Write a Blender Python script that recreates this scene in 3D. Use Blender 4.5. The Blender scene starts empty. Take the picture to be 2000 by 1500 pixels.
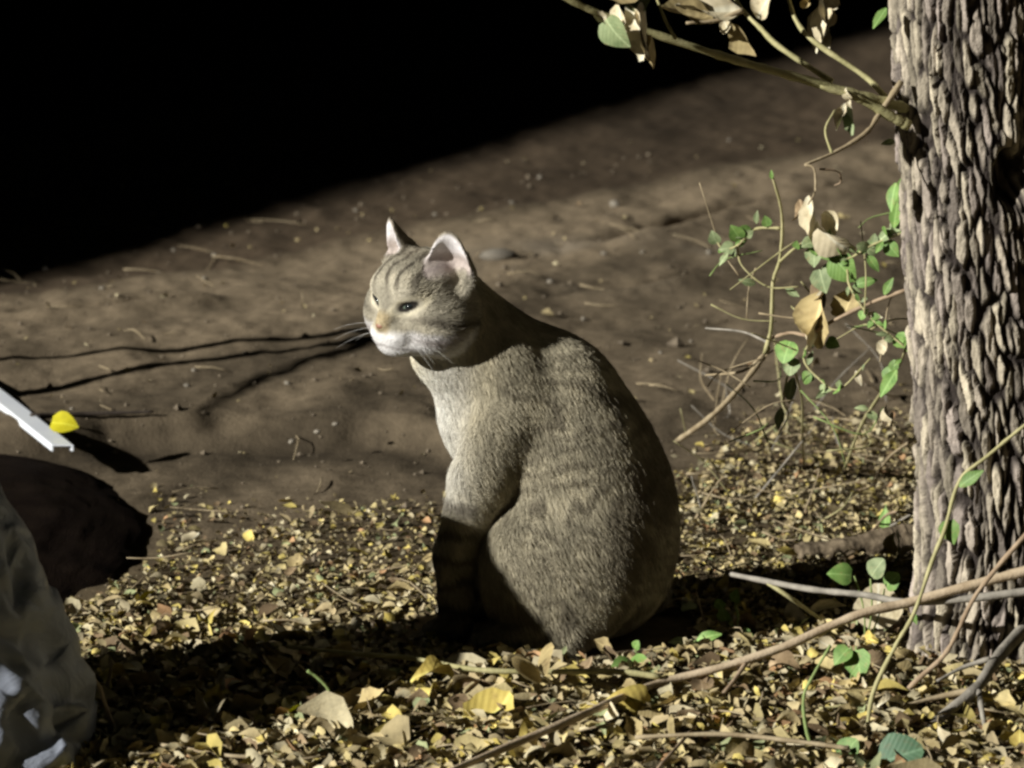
import bpy, math, random
import numpy as np
from mathutils import Vector, Matrix, Quaternion

rng = np.random.default_rng(11)
random.seed(11)
S = bpy.context.scene
COL = S.collection
R = math.radians

# ------------------------------------------------------------------ camera
PITCH = R(12.5)
FPX = 6.0 / 0.00053                      # focal length in pixels of a 2000 px wide picture
CAM = np.array([0.0, -6.0 * math.cos(PITCH), 0.285 + 6.0 * math.sin(PITCH)])
cam_data = bpy.data.cameras.new('camera')
cam_data.sensor_width = 36.0
cam_data.lens = 36.0 * FPX / 2000.0
cam_data.clip_start = 0.1
cam_data.clip_end = 500.0
cam = bpy.data.objects.new('camera', cam_data)
cam.location = CAM
cam.rotation_euler = (math.pi / 2 - PITCH, 0, 0)
COL.objects.link(cam)
S.camera = cam
cam_data.dof.use_dof = True
cam_data.dof.focus_distance = 5.95
cam_data.dof.aperture_fstop = 11.0

# ------------------------------------------------------------------ sky, one low hard light, exposure
SUN_AZ, SUN_EL = R(29), R(23)            # light travels right and away from the camera
LDIR = np.array([math.cos(SUN_AZ) * math.cos(SUN_EL), math.sin(SUN_AZ) * math.cos(SUN_EL), -math.sin(SUN_EL)])
world = bpy.data.worlds.new('World')
S.world = world
world.use_nodes = True
wn = world.node_tree
bg = wn.nodes['Background']
sky = wn.nodes.new('ShaderNodeTexSky')
sky.sky_type = 'NISHITA'
sky.sun_disc = False
sky.sun_elevation = SUN_EL
sky.sun_rotation = math.atan2(-LDIR[0], -LDIR[1])
wn.links.new(sky.outputs[0], bg.inputs[0])
bg.inputs[1].default_value = 0.0005      # night
sun_data = bpy.data.lights.new('sun', 'SUN')
sun_data.energy = 5.0
sun_data.angle = R(0.8)
sun_data.color = (1.0, 0.97, 0.89)
sun = bpy.data.objects.new('sun', sun_data)
sun.rotation_euler = Vector(LDIR).to_track_quat('-Z', 'Y').to_euler()
sun.location = (-4, -3, 3)
COL.objects.link(sun)
S.view_settings.view_transform = 'Standard'
S.view_settings.look = 'None'
S.view_settings.gamma = 1.0
S.view_settings.use_curve_mapping = False
S.view_settings.exposure = 0.36
S.render.engine = 'CYCLES'
S.cycles.use_denoising = True
S.cycles.filter_width = 2.7
S.cycles.max_bounces = 5
S.cycles.diffuse_bounces = 2

# ------------------------------------------------------------------ pixel -> place (used once, to read real positions off the photograph)
FW = np.array([0, math.cos(PITCH), -math.sin(PITCH)])
UP = np.array([0, math.sin(PITCH), math.cos(PITCH)])
RT = np.array([1.0, 0, 0])
def ray(px, py):
    return FW + RT * ((px - 1000) / FPX) + UP * ((750 - py) / FPX)
def at(px, py, Y):
    d = ray(px, py); t = (Y - CAM[1]) / d[1]
    return CAM + d * t
def onground(px, py, z=0.0):
    d = ray(px, py); t = (z - CAM[2]) / d[2]
    return CAM + d * t

# ------------------------------------------------------------------ noise
def _hash(ix, iy, iz, seed):
    h = (ix.astype(np.int64) * 374761393 + iy.astype(np.int64) * 668265263 + iz.astype(np.int64) * 2147483647 + seed * 974711) & 0x7fffffff
    h = ((h ^ (h >> 13)) * 1274126177) & 0x7fffffff
    h = ((h ^ (h >> 16)) * 668265263) & 0x7fffffff
    return ((h ^ (h >> 15)) & 0xffff) / 65535.0
def vnoise(x, y, z=0.0, seed=0):
    x, y, z = np.broadcast_arrays(np.asarray(x, float), np.asarray(y, float), np.asarray(z, float))
    ix, iy, iz = np.floor(x), np.floor(y), np.floor(z)
    fx, fy, fz = x - ix, y - iy, z - iz
    fx, fy, fz = [f * f * (3 - 2 * f) for f in (fx, fy, fz)]
    o = 0
    for dx in (0, 1):
        for dy in (0, 1):
            for dz in (0, 1):
                w = (fx if dx else 1 - fx) * (fy if dy else 1 - fy) * (fz if dz else 1 - fz)
                o = o + w * _hash(ix + dx, iy + dy, iz + dz, seed)
    return o * 2 - 1
def fbm(x, y, z=0.0, oct=4, seed=0):
    o, a, f = 0, 0.5, 1.0
    for i in range(oct):
        o = o + a * vnoise(np.asarray(x) * f, np.asarray(y) * f, np.asarray(z) * f, seed + i * 17)
        a *= 0.5; f *= 2.03
    return o
def sstep(a, b, x):
    t = np.clip((x - a) / (b - a), 0, 1)
    return t * t * (3 - 2 * t)

# ------------------------------------------------------------------ mesh helpers
def mesh_from(name, V, F, smooth=True, colors=None):
    V = np.asarray(V, np.float32)
    me = bpy.data.meshes.new(name)
    if isinstance(F, np.ndarray):
        n, k = F.shape
        me.vertices.add(len(V)); me.vertices.foreach_set('co', V.ravel())
        me.loops.add(n * k); me.loops.foreach_set('vertex_index', F.astype(np.int32).ravel())
        me.polygons.add(n)
        me.polygons.foreach_set('loop_start', np.arange(0, n * k, k, dtype=np.int32))
        me.polygons.foreach_set('loop_total', np.full(n, k, np.int32))
        me.update(calc_edges=True)
    else:
        me.from_pydata([tuple(map(float, v)) for v in V], [], F)
    me.polygons.foreach_set('use_smooth', np.full(len(me.polygons), smooth))
    if colors is not None:
        c = np.ones((len(V), 4), np.float32); c[:, :3] = colors
        at_ = me.color_attributes.new('Col', 'FLOAT_COLOR', 'POINT')
        at_.data.foreach_set('color', c.ravel())
    me.update()
    return me
def obj(name, me, mat=None, parent=None, loc=None, rot=None):
    o = bpy.data.objects.new(name, me)
    COL.objects.link(o)
    if mat is not None and len(me.materials) == 0:
        me.materials.append(mat)
    if parent is not None: o.parent = parent
    if loc is not None: o.location = loc
    if rot is not None:
        o.rotation_mode = 'QUATERNION'; o.rotation_quaternion = rot
    return o
def empty(name, loc):
    o = bpy.data.objects.new(name, None); COL.objects.link(o); o.location = loc
    o.empty_display_size = 0.05
    return o
def tag(o, label=None, cat=None, group=None, kind=None):
    if label: o['label'] = label
    if cat: o['category'] = cat
    if group: o['group'] = group
    if kind: o['kind'] = kind
    return o
def smooth_path(P, n):
    P = [np.asarray(p, float) for p in P]
    if len(P) == 2:
        return np.array([P[0] + (P[1] - P[0]) * t for t in np.linspace(0, 1, n * 1 + 1)])
    Q = [2 * P[0] - P[1]] + P + [2 * P[-1] - P[-2]]
    out = []
    for i in range(1, len(Q) - 2):
        for k in range(n):
            t = k / n
            a, b, c, d = Q[i - 1], Q[i], Q[i + 1], Q[i + 2]
            out.append(0.5 * ((2 * b) + (-a + c) * t + (2 * a - 5 * b + 4 * c - d) * t * t + (-a + 3 * b - 3 * c + d) * t ** 3))
    out.append(P[-1])
    return np.array(out)
def tube(P, r0, r1, n=4, sides=7, knob=0.18, wob=0.0, seed=0):
    """a tapered stem along P, slightly knotty; returns V, F"""
    C = smooth_path(P, n)
    rg = np.random.default_rng(seed + int(abs(C[0, 0]) * 1e4))
    m = len(C)
    if wob:
        C = C + rg.normal(0, wob, C.shape)
    T = np.gradient(C, axis=0); T /= np.linalg.norm(T, axis=1)[:, None] + 1e-12
    ref = np.array([0.3, 0.2, 1.0]) if abs(T[0, 2]) < 0.8 else np.array([1.0, 0.3, 0.1])
    rad = np.linspace(r0, r1, m) * (1 + knob * rg.uniform(-1, 1, m))
    V = []
    for i in range(m):
        a = np.cross(T[i], ref); a /= np.linalg.norm(a) + 1e-12
        b = np.cross(T[i], a)
        ph = np.linspace(0, 2 * math.pi, sides, endpoint=False)
        V.append(C[i] + rad[i] * (np.cos(ph)[:, None] * a + np.sin(ph)[:, None] * b))
    V = np.concatenate(V)
    F = []
    for i in range(m - 1):
        for k in range(sides):
            k2 = (k + 1) % sides
            F.append((i * sides + k, i * sides + k2, (i + 1) * sides + k2, (i + 1) * sides + k))
    F.append(tuple(range(sides - 1, -1, -1)))
    F.append(tuple((m - 1) * sides + k for k in range(sides)))
    return V, F

# ------------------------------------------------------------------ materials
def nodes_of(name):
    m = bpy.data.materials.new(name); m.use_nodes = True
    nt = m.node_tree
    return m, nt, nt.nodes['Principled BSDF']
def mat_noise(name, c1, c2, scale=40.0, rough=0.85, spec=0.2, bump=0.0, bscale=200.0, rand=0.0, coord='Object', trans=0.0):
    m, nt, b = nodes_of(name)
    tc = nt.nodes.new('ShaderNodeTexCoord')
    nz = nt.nodes.new('ShaderNodeTexNoise'); nz.inputs['Scale'].default_value = scale; nz.inputs['Detail'].default_value = 6
    nt.links.new(tc.outputs[coord], nz.inputs['Vector'])
    rp = nt.nodes.new('ShaderNodeValToRGB')
    rp.color_ramp.elements[0].position = 0.3; rp.color_ramp.elements[1].position = 0.7
    rp.color_ramp.elements[0].color = (*c1, 1); rp.color_ramp.elements[1].color = (*c2, 1)
    nt.links.new(nz.outputs['Fac'], rp.inputs['Fac'])
    out = rp.outputs['Color']
    if rand:
        oi = nt.nodes.new('ShaderNodeObjectInfo')
        hs = nt.nodes.new('ShaderNodeHueSaturation')
        mr = nt.nodes.new('ShaderNodeMapRange')
        mr.inputs['To Min'].default_value = 1 - rand; mr.inputs['To Max'].default_value = 1 + rand
        nt.links.new(oi.outputs['Random'], mr.inputs['Value'])
        nt.links.new(mr.outputs[0], hs.inputs['Value'])
        nt.links.new(out, hs.inputs['Color'])
        out = hs.outputs['Color']
    nt.links.new(out, b.inputs['Base Color'])
    b.inputs['Roughness'].default_value = rough
    b.inputs['Specular IOR Level'].default_value = spec
    if bump:
        n2 = nt.nodes.new('ShaderNodeTexNoise'); n2.inputs['Scale'].default_value = bscale; n2.inputs['Detail'].default_value = 5
        nt.links.new(tc.outputs[coord], n2.inputs['Vector'])
        bp = nt.nodes.new('ShaderNodeBump'); bp.inputs['Strength'].default_value = bump; bp.inputs['Distance'].default_value = 0.002
        nt.links.new(n2.outputs['Fac'], bp.inputs['Height']); nt.links.new(bp.outputs[0], b.inputs['Normal'])
    return m
def mat_attr(name, scale=120.0, var=0.35, rough=0.9, spec=0.15, bump=0.4, bscale=300.0, hair=False):
    """colour from the painted pigment attribute, broken up with grain"""
    m, nt, b = nodes_of(name)
    a = nt.nodes.new('ShaderNodeAttribute'); a.attribute_name = 'Col'
    out = a.outputs['Color']
    tc = nt.nodes.new('ShaderNodeTexCoord')
    if not hair:
        nz = nt.nodes.new('ShaderNodeTexNoise'); nz.inputs['Scale'].default_value = scale; nz.inputs['Detail'].default_value = 6
        nt.links.new(tc.outputs['Object'], nz.inputs['Vector'])
        mr = nt.nodes.new('ShaderNodeMapRange'); mr.inputs['From Min'].default_value = 0.25; mr.inputs['From Max'].default_value = 0.75
        mr.inputs['To Min'].default_value = 1 - var; mr.inputs['To Max'].default_value = 1 + var
        nt.links.new(nz.outputs['Fac'], mr.inputs['Value'])
        hs = nt.nodes.new('ShaderNodeHueSaturation')
        nt.links.new(mr.outputs[0], hs.inputs['Value']); nt.links.new(out, hs.inputs['Color'])
        out = hs.outputs['Color']
    nt.links.new(out, b.inputs['Base Color'])
    b.inputs['Roughness'].default_value = rough
    b.inputs['Specular IOR Level'].default_value = spec
    if bump and not hair:
        n2 = nt.nodes.new('ShaderNodeTexNoise'); n2.inputs['Scale'].default_value = bscale; n2.inputs['Detail'].default_value = 6
        nt.links.new(tc.outputs['Object'], n2.inputs['Vector'])
        bp = nt.nodes.new('ShaderNodeBump'); bp.inputs['Strength'].default_value = bump; bp.inputs['Distance'].default_value = 0.004
        nt.links.new(n2.outputs['Fac'], bp.inputs['Height']); nt.links.new(bp.outputs[0], b.inputs['Normal'])
    return m
M = {}
M['soil'] = mat_attr('soil', 60, 0.25, 0.95, 0.1, 0.4, 220)
M['bark'] = mat_attr('bark', 160, 0.3, 0.9, 0.15, 0.5, 500)
M['litter'] = mat_attr('litter', 90, 0.25, 0.75, 0.25, 0.2, 300)
M['coat'] = mat_attr('coat', 260, 0.2, 0.9, 0.1, 0.3, 700)
M['fur'] = mat_attr('fur', hair=True, rough=0.75, spec=0.15)
M['crumb'] = mat_noise('crumb', (0.10, 0.08, 0.058), (0.22, 0.18, 0.13), 60, bump=0.4)
M['pebble'] = mat_noise('pebble', (0.16, 0.14, 0.11), (0.34, 0.31, 0.26), 80, bump=0.3, rand=0.25)
def mat_leaf(name, c1, c2, spot, rough=0.7, rand=0.2, amount=0.5):
    """a leaf one unit long: mottled blade, pale midrib, side veins and dry blemishes"""
    m, nt, b = nodes_of(name)
    N = nt.nodes.new; lk = nt.links.new
    tc = N('ShaderNodeTexCoord')
    oi = N('ShaderNodeObjectInfo')
    sh = N('ShaderNodeVectorMath'); sh.operation = 'ADD'
    cmb = N('ShaderNodeCombineXYZ'); mu = N('ShaderNodeMath'); mu.operation = 'MULTIPLY'; mu.inputs[1].default_value = 40
    lk(oi.outputs['Random'], mu.inputs[0]); lk(mu.outputs[0], cmb.inputs[0]); lk(tc.outputs['Object'], sh.inputs[0]); lk(cmb.outputs[0], sh.inputs[1])
    def noise(scale, lo, hi):
        n = N('ShaderNodeTexNoise'); n.inputs['Scale'].default_value = scale; n.inputs['Detail'].default_value = 5
        lk(sh.outputs[0], n.inputs['Vector'])
        r = N('ShaderNodeMapRange'); r.inputs['From Min'].default_value = lo; r.inputs['From Max'].default_value = hi
        lk(n.outputs['Fac'], r.inputs['Value']); return r.outputs[0]
    def mix(f, a, bcol):
        x = N('ShaderNodeMix'); x.data_type = 'RGBA'
        if hasattr(f, 'is_linked'): lk(f, x.inputs[0])
        else: x.inputs[0].default_value = f
        if isinstance(a, tuple): x.inputs[6].default_value = (*a, 1)
        else: lk(a, x.inputs[6])
        x.inputs[7].default_value = (*bcol, 1)
        return x.outputs[2]
    col = mix(noise(3.5, 0.3, 0.7), c1, c2)
    mm = N('ShaderNodeMath'); mm.operation = 'MULTIPLY'; mm.inputs[1].default_value = amount
    lk(noise(6.0, 0.56, 0.70), mm.inputs[0])
    col = mix(mm.outputs[0], col, spot)
    sep = N('ShaderNodeSeparateXYZ'); lk(tc.outputs['Object'], sep.inputs[0])
    ab = N('ShaderNodeMath'); ab.operation = 'ABSOLUTE'; lk(sep.outputs[1], ab.inputs[0])
    rib = N('ShaderNodeMapRange'); rib.inputs['From Min'].default_value = 0.035; rib.inputs['From Max'].default_value = 0.01; rib.inputs['To Max'].default_value = 0.5
    lk(ab.outputs[0], rib.inputs['Value'])
    col = mix(rib.outputs[0], col, tuple(min(0.8, x * 1.5 + 0.05) for x in c2))
    sub = N('ShaderNodeMath'); sub.operation = 'SUBTRACT'; lk(sep.outputs[0], sub.inputs[0]); lk(ab.outputs[0], sub.inputs[1])
    sn = N('ShaderNodeMath'); sn.operation = 'SINE'; m7 = N('ShaderNodeMath'); m7.operation = 'MULTIPLY'; m7.inputs[1].default_value = 48
    lk(sub.outputs[0], m7.inputs[0]); lk(m7.outputs[0], sn.inputs[0])
    bp = N('ShaderNodeBump'); bp.inputs['Strength'].default_value = 0.07; bp.inputs['Distance'].default_value = 0.02
    lk(sn.outputs[0], bp.inputs['Height']); lk(bp.outputs[0], b.inputs['Normal'])
    hs = N('ShaderNodeHueSaturation'); mr = N('ShaderNodeMapRange')
    mr.inputs['To Min'].default_value = 1 - rand; mr.inputs['To Max'].default_value = 1 + rand
    lk(oi.outputs['Random'], mr.inputs['Value']); lk(mr.outputs[0], hs.inputs['Value']); lk(col, hs.inputs['Color'])
    lk(hs.outputs['Color'], b.inputs['Base Color'])
    b.inputs['Roughness'].default_value = rough; b.inputs['Specular IOR Level'].default_value = 0.3
    return m
M['tan_leaf'] = mat_leaf('tan_leaf', (0.26, 0.20, 0.095), (0.46, 0.37, 0.18), (0.12, 0.08, 0.045), 0.75, 0.3)
M['yellow_leaf'] = mat_leaf('yellow_leaf', (0.42, 0.32, 0.08), (0.58, 0.47, 0.13), (0.22, 0.14, 0.05), 0.7, 0.2)
M['brown_leaf'] = mat_leaf('brown_leaf', (0.13, 0.09, 0.05), (0.29, 0.21, 0.12), (0.06, 0.04, 0.025), 0.75, 0.3)
M['pale_leaf'] = mat_leaf('pale_leaf', (0.46, 0.40, 0.26), (0.66, 0.58, 0.41), (0.26, 0.20, 0.11), 0.8, 0.15)
M['lemon_leaf'] = mat_leaf('lemon_leaf', (0.46, 0.41, 0.01), (0.58, 0.52, 0.02), (0.34, 0.30, 0.02), 0.7, 0.1, 0.3)
M['green_leaf'] = mat_leaf('green_leaf', (0.10, 0.20, 0.045), (0.20, 0.33, 0.09), (0.26, 0.24, 0.09), 0.55, 0.25, 0.6)
M['dull_green_leaf'] = mat_leaf('dull_green_leaf', (0.14, 0.19, 0.085), (0.29, 0.35, 0.18), (0.30, 0.26, 0.13), 0.6, 0.25, 0.6)
M['deep_green_leaf'] = mat_leaf('deep_green_leaf', (0.045, 0.10, 0.055), (0.085, 0.16, 0.085), (0.10, 0.10, 0.05), 0.55, 0.1)
M['olive_stem'] = mat_noise('olive_stem', (0.30, 0.28, 0.13), (0.52, 0.48, 0.26), 50, 0.75, 0.25, 0.3, 300)
M['green_stem'] = mat_noise('green_stem', (0.15, 0.22, 0.07), (0.30, 0.38, 0.14), 50, 0.7, 0.3, 0.2, 300)
M['tan_stem'] = mat_noise('tan_stem', (0.26, 0.20, 0.12), (0.46, 0.38, 0.25), 50, 0.8, 0.2, 0.3, 300)
M['brown_stem'] = mat_noise('brown_stem', (0.24, 0.17, 0.11), (0.42, 0.32, 0.22), 50, 0.85, 0.2, 0.4, 300)
M['pale_stem'] = mat_noise('pale_stem', (0.38, 0.29, 0.19), (0.60, 0.49, 0.35), 50, 0.8, 0.2, 0.4, 300)
M['grey_stem'] = mat_noise('grey_stem', (0.18, 0.165, 0.14), (0.38, 0.35, 0.30), 50, 0.85, 0.2, 0.4, 300)
M['dark_stem'] = mat_noise('dark_stem', (0.03, 0.024, 0.02), (0.07, 0.055, 0.045), 50, 0.85, 0.2, 0.4, 300)
M['rot_wood'] = mat_noise('rot_wood', (0.06, 0.045, 0.03), (0.24, 0.19, 0.13), 90, 0.95, 0.1, 0.6, 300)
M['mud_wall'] = mat_noise('mud_wall', (0.08, 0.06, 0.045), (0.14, 0.11, 0.08), 4, 0.95, 0.1, 0.6, 40)
M['white_plastic'] = mat_noise('white_plastic', (0.74, 0.78, 0.86), (0.82, 0.86, 0.92), 20, 0.4, 0.4)
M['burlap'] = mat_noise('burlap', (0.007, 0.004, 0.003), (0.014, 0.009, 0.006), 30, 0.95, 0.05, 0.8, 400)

# ================================================================== GROUND
def polyline_dist(X, Y, P):
    """signed distance (positive on the far side) and parameter along polyline P (ground points)"""
    best = np.full(X.shape, 1e9); sgn = np.zeros(X.shape); par = np.zeros(X.shape)
    acc = 0.0
    for a, b in zip(P[:-1], P[1:]):
        d = b[:2] - a[:2]; L = np.hypot(*d)
        t = np.clip(((X - a[0]) * d[0] + (Y - a[1]) * d[1]) / L ** 2, 0, 1)
        qx, qy = X - a[0] - t * d[0], Y - a[1] - t * d[1]
        r = np.hypot(qx, qy)
        s = np.sign(d[0] * (Y - a[1]) - d[1] * (X - a[0]))
        m = r < best
        best = np.where(m, r, best); sgn = np.where(m, s, sgn); par = np.where(m, acc + t * L, par)
        acc += L
    return best * sgn, par
def gp(*pts):
    return [onground(*p) for p in pts]
CREST = gp((-300, 680), (0, 625), (300, 570), (690, 480), (1000, 425), (1330, 352), (1500, 318), (1760, 285), (2300, 220))
LEDGE = gp((-300, 900), (60, 890), (200, 868), (450, 866), (700, 868), (850, 880), (960, 905))
RUTS = [gp((1040, 583), (1200, 570), (1300, 552), (1450, 532), (1600, 520)),
        gp((0, 655), (200, 640), (360, 612), (430, 605)),
        gp((1130, 480), (1260, 450), (1330, 425), (1440, 398), (1740, 350))]
def ground_h(X, Y):
    X = np.asarray(X, float); Y = np.asarray(Y, float)
    near = sstep(9, 4, np.hypot(X, Y - 1))
    h = 0.012 * fbm(X * 2.2, Y * 2.2, 0, 4, 3)
    h = h + near * (0.008 * fbm(X * 14, Y * 9, 0, 4, 5) + 0.0013 * fbm(X * 75, Y * 55, 0, 3, 9))
    d, p = polyline_dist(X, Y, LEDGE)
    endf = sstep(0.0, 0.12, p) * sstep(0.93, 0.7, X + 1.0)
    wob = 0.02 * fbm(X * 9, Y * 9, 0, 3, 21)
    h = h + 0.036 * sstep(-0.055, 0.012, d + wob) * np.where(d > -0.5, 1, 1) * sstep(0.10, -0.15, X) * sstep(1.2, 0.5, d)
    d, p = polyline_dist(X, Y, CREST)
    h = h + 0.014 * np.exp(-np.abs(d) / 0.06) * (0.6 + 0.4 * fbm(X * 5, Y * 5, 0, 2, 8))
    for P in RUTS:
        d, p = polyline_dist(X, Y, P)
        d = d + 0.012 * fbm(X * 10, Y * 10, 0, 3, 31)
        L = sum(np.hypot(*(b - a)[:2]) for a, b in zip(P[:-1], P[1:]))
        e = sstep(0, 0.15 * L, p) * sstep(L, 0.85 * L, p)
        h = h + e * (-0.016 * np.exp(-(d / 0.016) ** 2) + 0.010 * np.exp(-((d + 0.035) / 0.03) ** 2))
    return h
def litter_density(X, Y):
    """how thickly leaves cover the ground"""
    nz = fbm(np.asarray(X) * 5, np.asarray(Y) * 4, 0, 3, 77)
    edge = 0.55 + 0.45 * sstep(0.08, 0.32, X) + 0.22 * nz
    return sstep(edge + 0.26, edge - 0.24, Y) ** 1.3
def axis(lo, hi, step, far, grow):
    a = list(np.arange(lo, hi, step)); s = step
    b = []; x = lo
    while x > -far:
        s *= grow; x -= s; b.append(x)
    s = step; x = a[-1]; c = []
    while x < far:
        s *= grow; x += s; c.append(x)
    return np.array(b[::-1] + a + c)
gx = axis(-0.85, 0.95, 0.0062, 80, 1.28)
gy = axis(-0.75, 3.9, 0.0085, 80, 1.28)
GX, GY = np.meshgrid(gx, gy)
GZ = ground_h(GX, GY)
nx, ny = len(gx), len(gy)
idx = np.arange(nx * ny).reshape(ny, nx)
F = np.stack([idx[:-1, :-1], idx[:-1, 1:], idx[1:, 1:], idx[1:, :-1]], -1).reshape(-1, 4)
V = np.stack([GX, GY, GZ], -1).reshape(-1, 3)
B0, B1 = onground(0, 588), onground(1730, 66)
wd = (B1 - B0)[:2]; wd = wd / np.linalg.norm(wd)
def ground_col(X, Y):
    d, p = polyline_dist(X, Y, CREST)
    wa, wb = X * wd[0] + Y * wd[1], -X * wd[1] + Y * wd[0]
    n = 0.6 * fbm(X * 3, Y * 2, 0, 4, 41) + 1.35 * fbm(wa * 1.3, wb * 9, 0, 4, 43) + 0.5 * fbm(X * 30, Y * 18, 0, 3, 47)
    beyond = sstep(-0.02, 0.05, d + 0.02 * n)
    dust = np.array([0.158, 0.124, 0.083]); shaded_soil = np.array([0.068, 0.050, 0.033]); humus = np.array([0.10, 0.076, 0.046])
    path = sstep(-0.50, -0.30, d + 0.10 * n) * sstep(0.02, -0.04, d)  # band before the crest, brightened in the colour as if facing the light
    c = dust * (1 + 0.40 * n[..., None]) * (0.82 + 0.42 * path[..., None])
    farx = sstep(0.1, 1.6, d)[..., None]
    c = c * (1 - beyond[..., None]) + (shaded_soil * (1 + 0.4 * n[..., None]) * (1 - 0.45 * farx)) * beyond[..., None]  # shade beyond the crest and light falloff painted into the soil colour
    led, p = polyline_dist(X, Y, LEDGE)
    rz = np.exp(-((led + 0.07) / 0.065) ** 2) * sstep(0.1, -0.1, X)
    c = c * (1 - 0.55 * rz[..., None])  # step riser darkened in the colour; the sun itself would light it
    ld = litter_density(X, Y)[..., None]
    c = c * (1 - ld) + humus * (1 + 0.4 * n[..., None]) * ld
    chalk = np.exp(-(((X - 0.10) / 0.17) ** 2 + ((Y - 2.05) / 0.14) ** 2)) * sstep(-0.1, 0.4, fbm(X * 7, Y * 5, 0, 3, 61))
    c = c * (1 - 0.6 * chalk[..., None]) + np.array([0.24, 0.225, 0.20]) * 0.6 * chalk[..., None]
    return np.clip(c, 0.01, 1)
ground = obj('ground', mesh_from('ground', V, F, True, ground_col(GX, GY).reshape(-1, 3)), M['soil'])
ground['kind'] = 'structure'
def gz(x, y):
    i = min(max(int(np.searchsorted(gx, x)) - 1, 0), nx - 2); j = min(max(int(np.searchsorted(gy, y)) - 1, 0), ny - 2)
    a = (x - gx[i]) / (gx[i + 1] - gx[i]); b = (y - gy[j]) / (gy[j + 1] - gy[j])
    return float((GZ[j, i] * (1 - a) + GZ[j, i + 1] * a) * (1 - b) + (GZ[j + 1, i] * (1 - a) + GZ[j + 1, i + 1] * a) * b)
def drop(px, py):
    p = onground(px, py)
    for _ in range(3):
        p = onground(px, py, gz(p[0], p[1]))
    return p

# ================================================================== UNSEEN WALL added so its shadow blacks out the far ground
wnrm = np.array([-wd[1], wd[0]])                                     # away from the lit ground
WALL_H = 2.3
reach = WALL_H / math.tan(SUN_EL) * abs(np.dot(LDIR[:2] / np.linalg.norm(LDIR[:2]), wnrm))
wbase = B0[:2] + wnrm * (reach + 0.0)
wall = empty('shadow_wall', (float(wbase[0]), float(wbase[1]), 0))
tag(wall, 'long mud wall added out of view to shadow the far soil', 'wall')
def wall_mesh(name, t0, t1, th, z0, z1, rough, mat):
    nt_, nz_ = 160, 14
    ts = np.linspace(t0, t1, nt_)
    prof = [(0, z) for z in np.linspace(z0, z1, nz_)] + [(th, z) for z in np.linspace(z1, z0, nz_)]
    k = len(prof); Fw = []
    TT = np.repeat(ts, k); OO = np.tile([p[0] for p in prof], nt_); ZW = np.tile([p[1] for p in prof], nt_)
    e = OO + rough * fbm(TT * 3.1, ZW * 3.0, OO * 9.0, 4, 55)
    top = np.where(ZW > z1 - 0.2, 0.03 * fbm(TT * 1.3, TT * 0, 0, 3, 57), 0)
    Vw = np.stack([wd[0] * TT + wnrm[0] * e, wd[1] * TT + wnrm[1] * e, ZW + top], -1)
    for i in range(nt_ - 1):
        for j in range(k):
            j2 = (j + 1) % k
            Fw.append((i * k + j, (i + 1) * k + j, (i + 1) * k + j2, i * k + j2))
    Fw.append(tuple(range(k))); Fw.append(tuple((nt_ - 1) * k + j for j in range(k - 1, -1, -1)))
    return obj(name, mesh_from(name, Vw, Fw), mat, wall)
wall_mesh('wall_face', -10.0, 14.0, 0.3, -0.1, WALL_H - 0.08, 0.03, M['mud_wall'])
wall_mesh('coping', -10.05, 14.05, 0.36, WALL_H - 0.079, WALL_H, 0.012, M['mud_wall'])

# ================================================================== CAT
CA = R(-2)
CF = np.array([-math.cos(CA), -math.sin(CA), 0]); CL = np.array([math.sin(CA), -math.cos(CA), 0]); CU = np.array([0, 0, 1.0])
CORG = np.array([0.050, 0.055, 0.0])
CORG[2] = gz(CORG[0], CORG[1]) - 0.002
def cw(u, v, w):                                                     # cat frame -> world
    return CORG + CF * u + CL * v + CU * w
HY, HP, HR = R(44), R(8), R(-2)
HC = cw(0.144, 0.046, 0.372)
hf = np.array([-math.sin(HY) * math.cos(HP), -math.cos(HY) * math.cos(HP), -math.sin(HP)])
hl = np.cross(CU, hf); hl /= np.linalg.norm(hl)
hu = np.cross(hf, hl)
hl, hu = hl * math.cos(HR) + hu * math.sin(HR), hu * math.cos(HR) - hl * math.sin(HR)
HS = 1.05
def hw(x, y, z):
    return HC + HS * (hf * x + hl * y + hu * z)
def smin(a, b, k):
    h = np.maximum(k - np.abs(a - b), 0) / k
    return np.minimum(a, b) - h * h * k * 0.25
def smax(a, b, k):
    return -smin(-a, -b, k)
def ell(P, c, r, rot=None):
    q = [P[i] - c[i] for i in range(3)]
    if rot is not None:                                             # pitch about the lateral axis
        cs, sn = math.cos(rot), math.sin(rot)
        q = [q[0] * cs + q[2] * sn, q[1], -q[0] * sn + q[2] * cs]
    k0 = np.sqrt((q[0] / r[0]) ** 2 + (q[1] / r[1]) ** 2 + (q[2] / r[2]) ** 2)
    k1 = np.sqrt((q[0] / r[0] ** 2) ** 2 + (q[1] / r[1] ** 2) ** 2 + (q[2] / r[2] ** 2) ** 2) + 1e-9
    return k0 * (k0 - 1) / k1
def rcone(P, a, b, ra, rb):
    d = [b[i] - a[i] for i in range(3)]; L2 = sum(x * x for x in d)
    t = np.clip(sum((P[i] - a[i]) * d[i] for i in range(3)) / L2, 0, 1)
    return np.sqrt(sum((P[i] - a[i] - t * d[i]) ** 2 for i in range(3))) - (ra + (rb - ra) * t)
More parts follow.
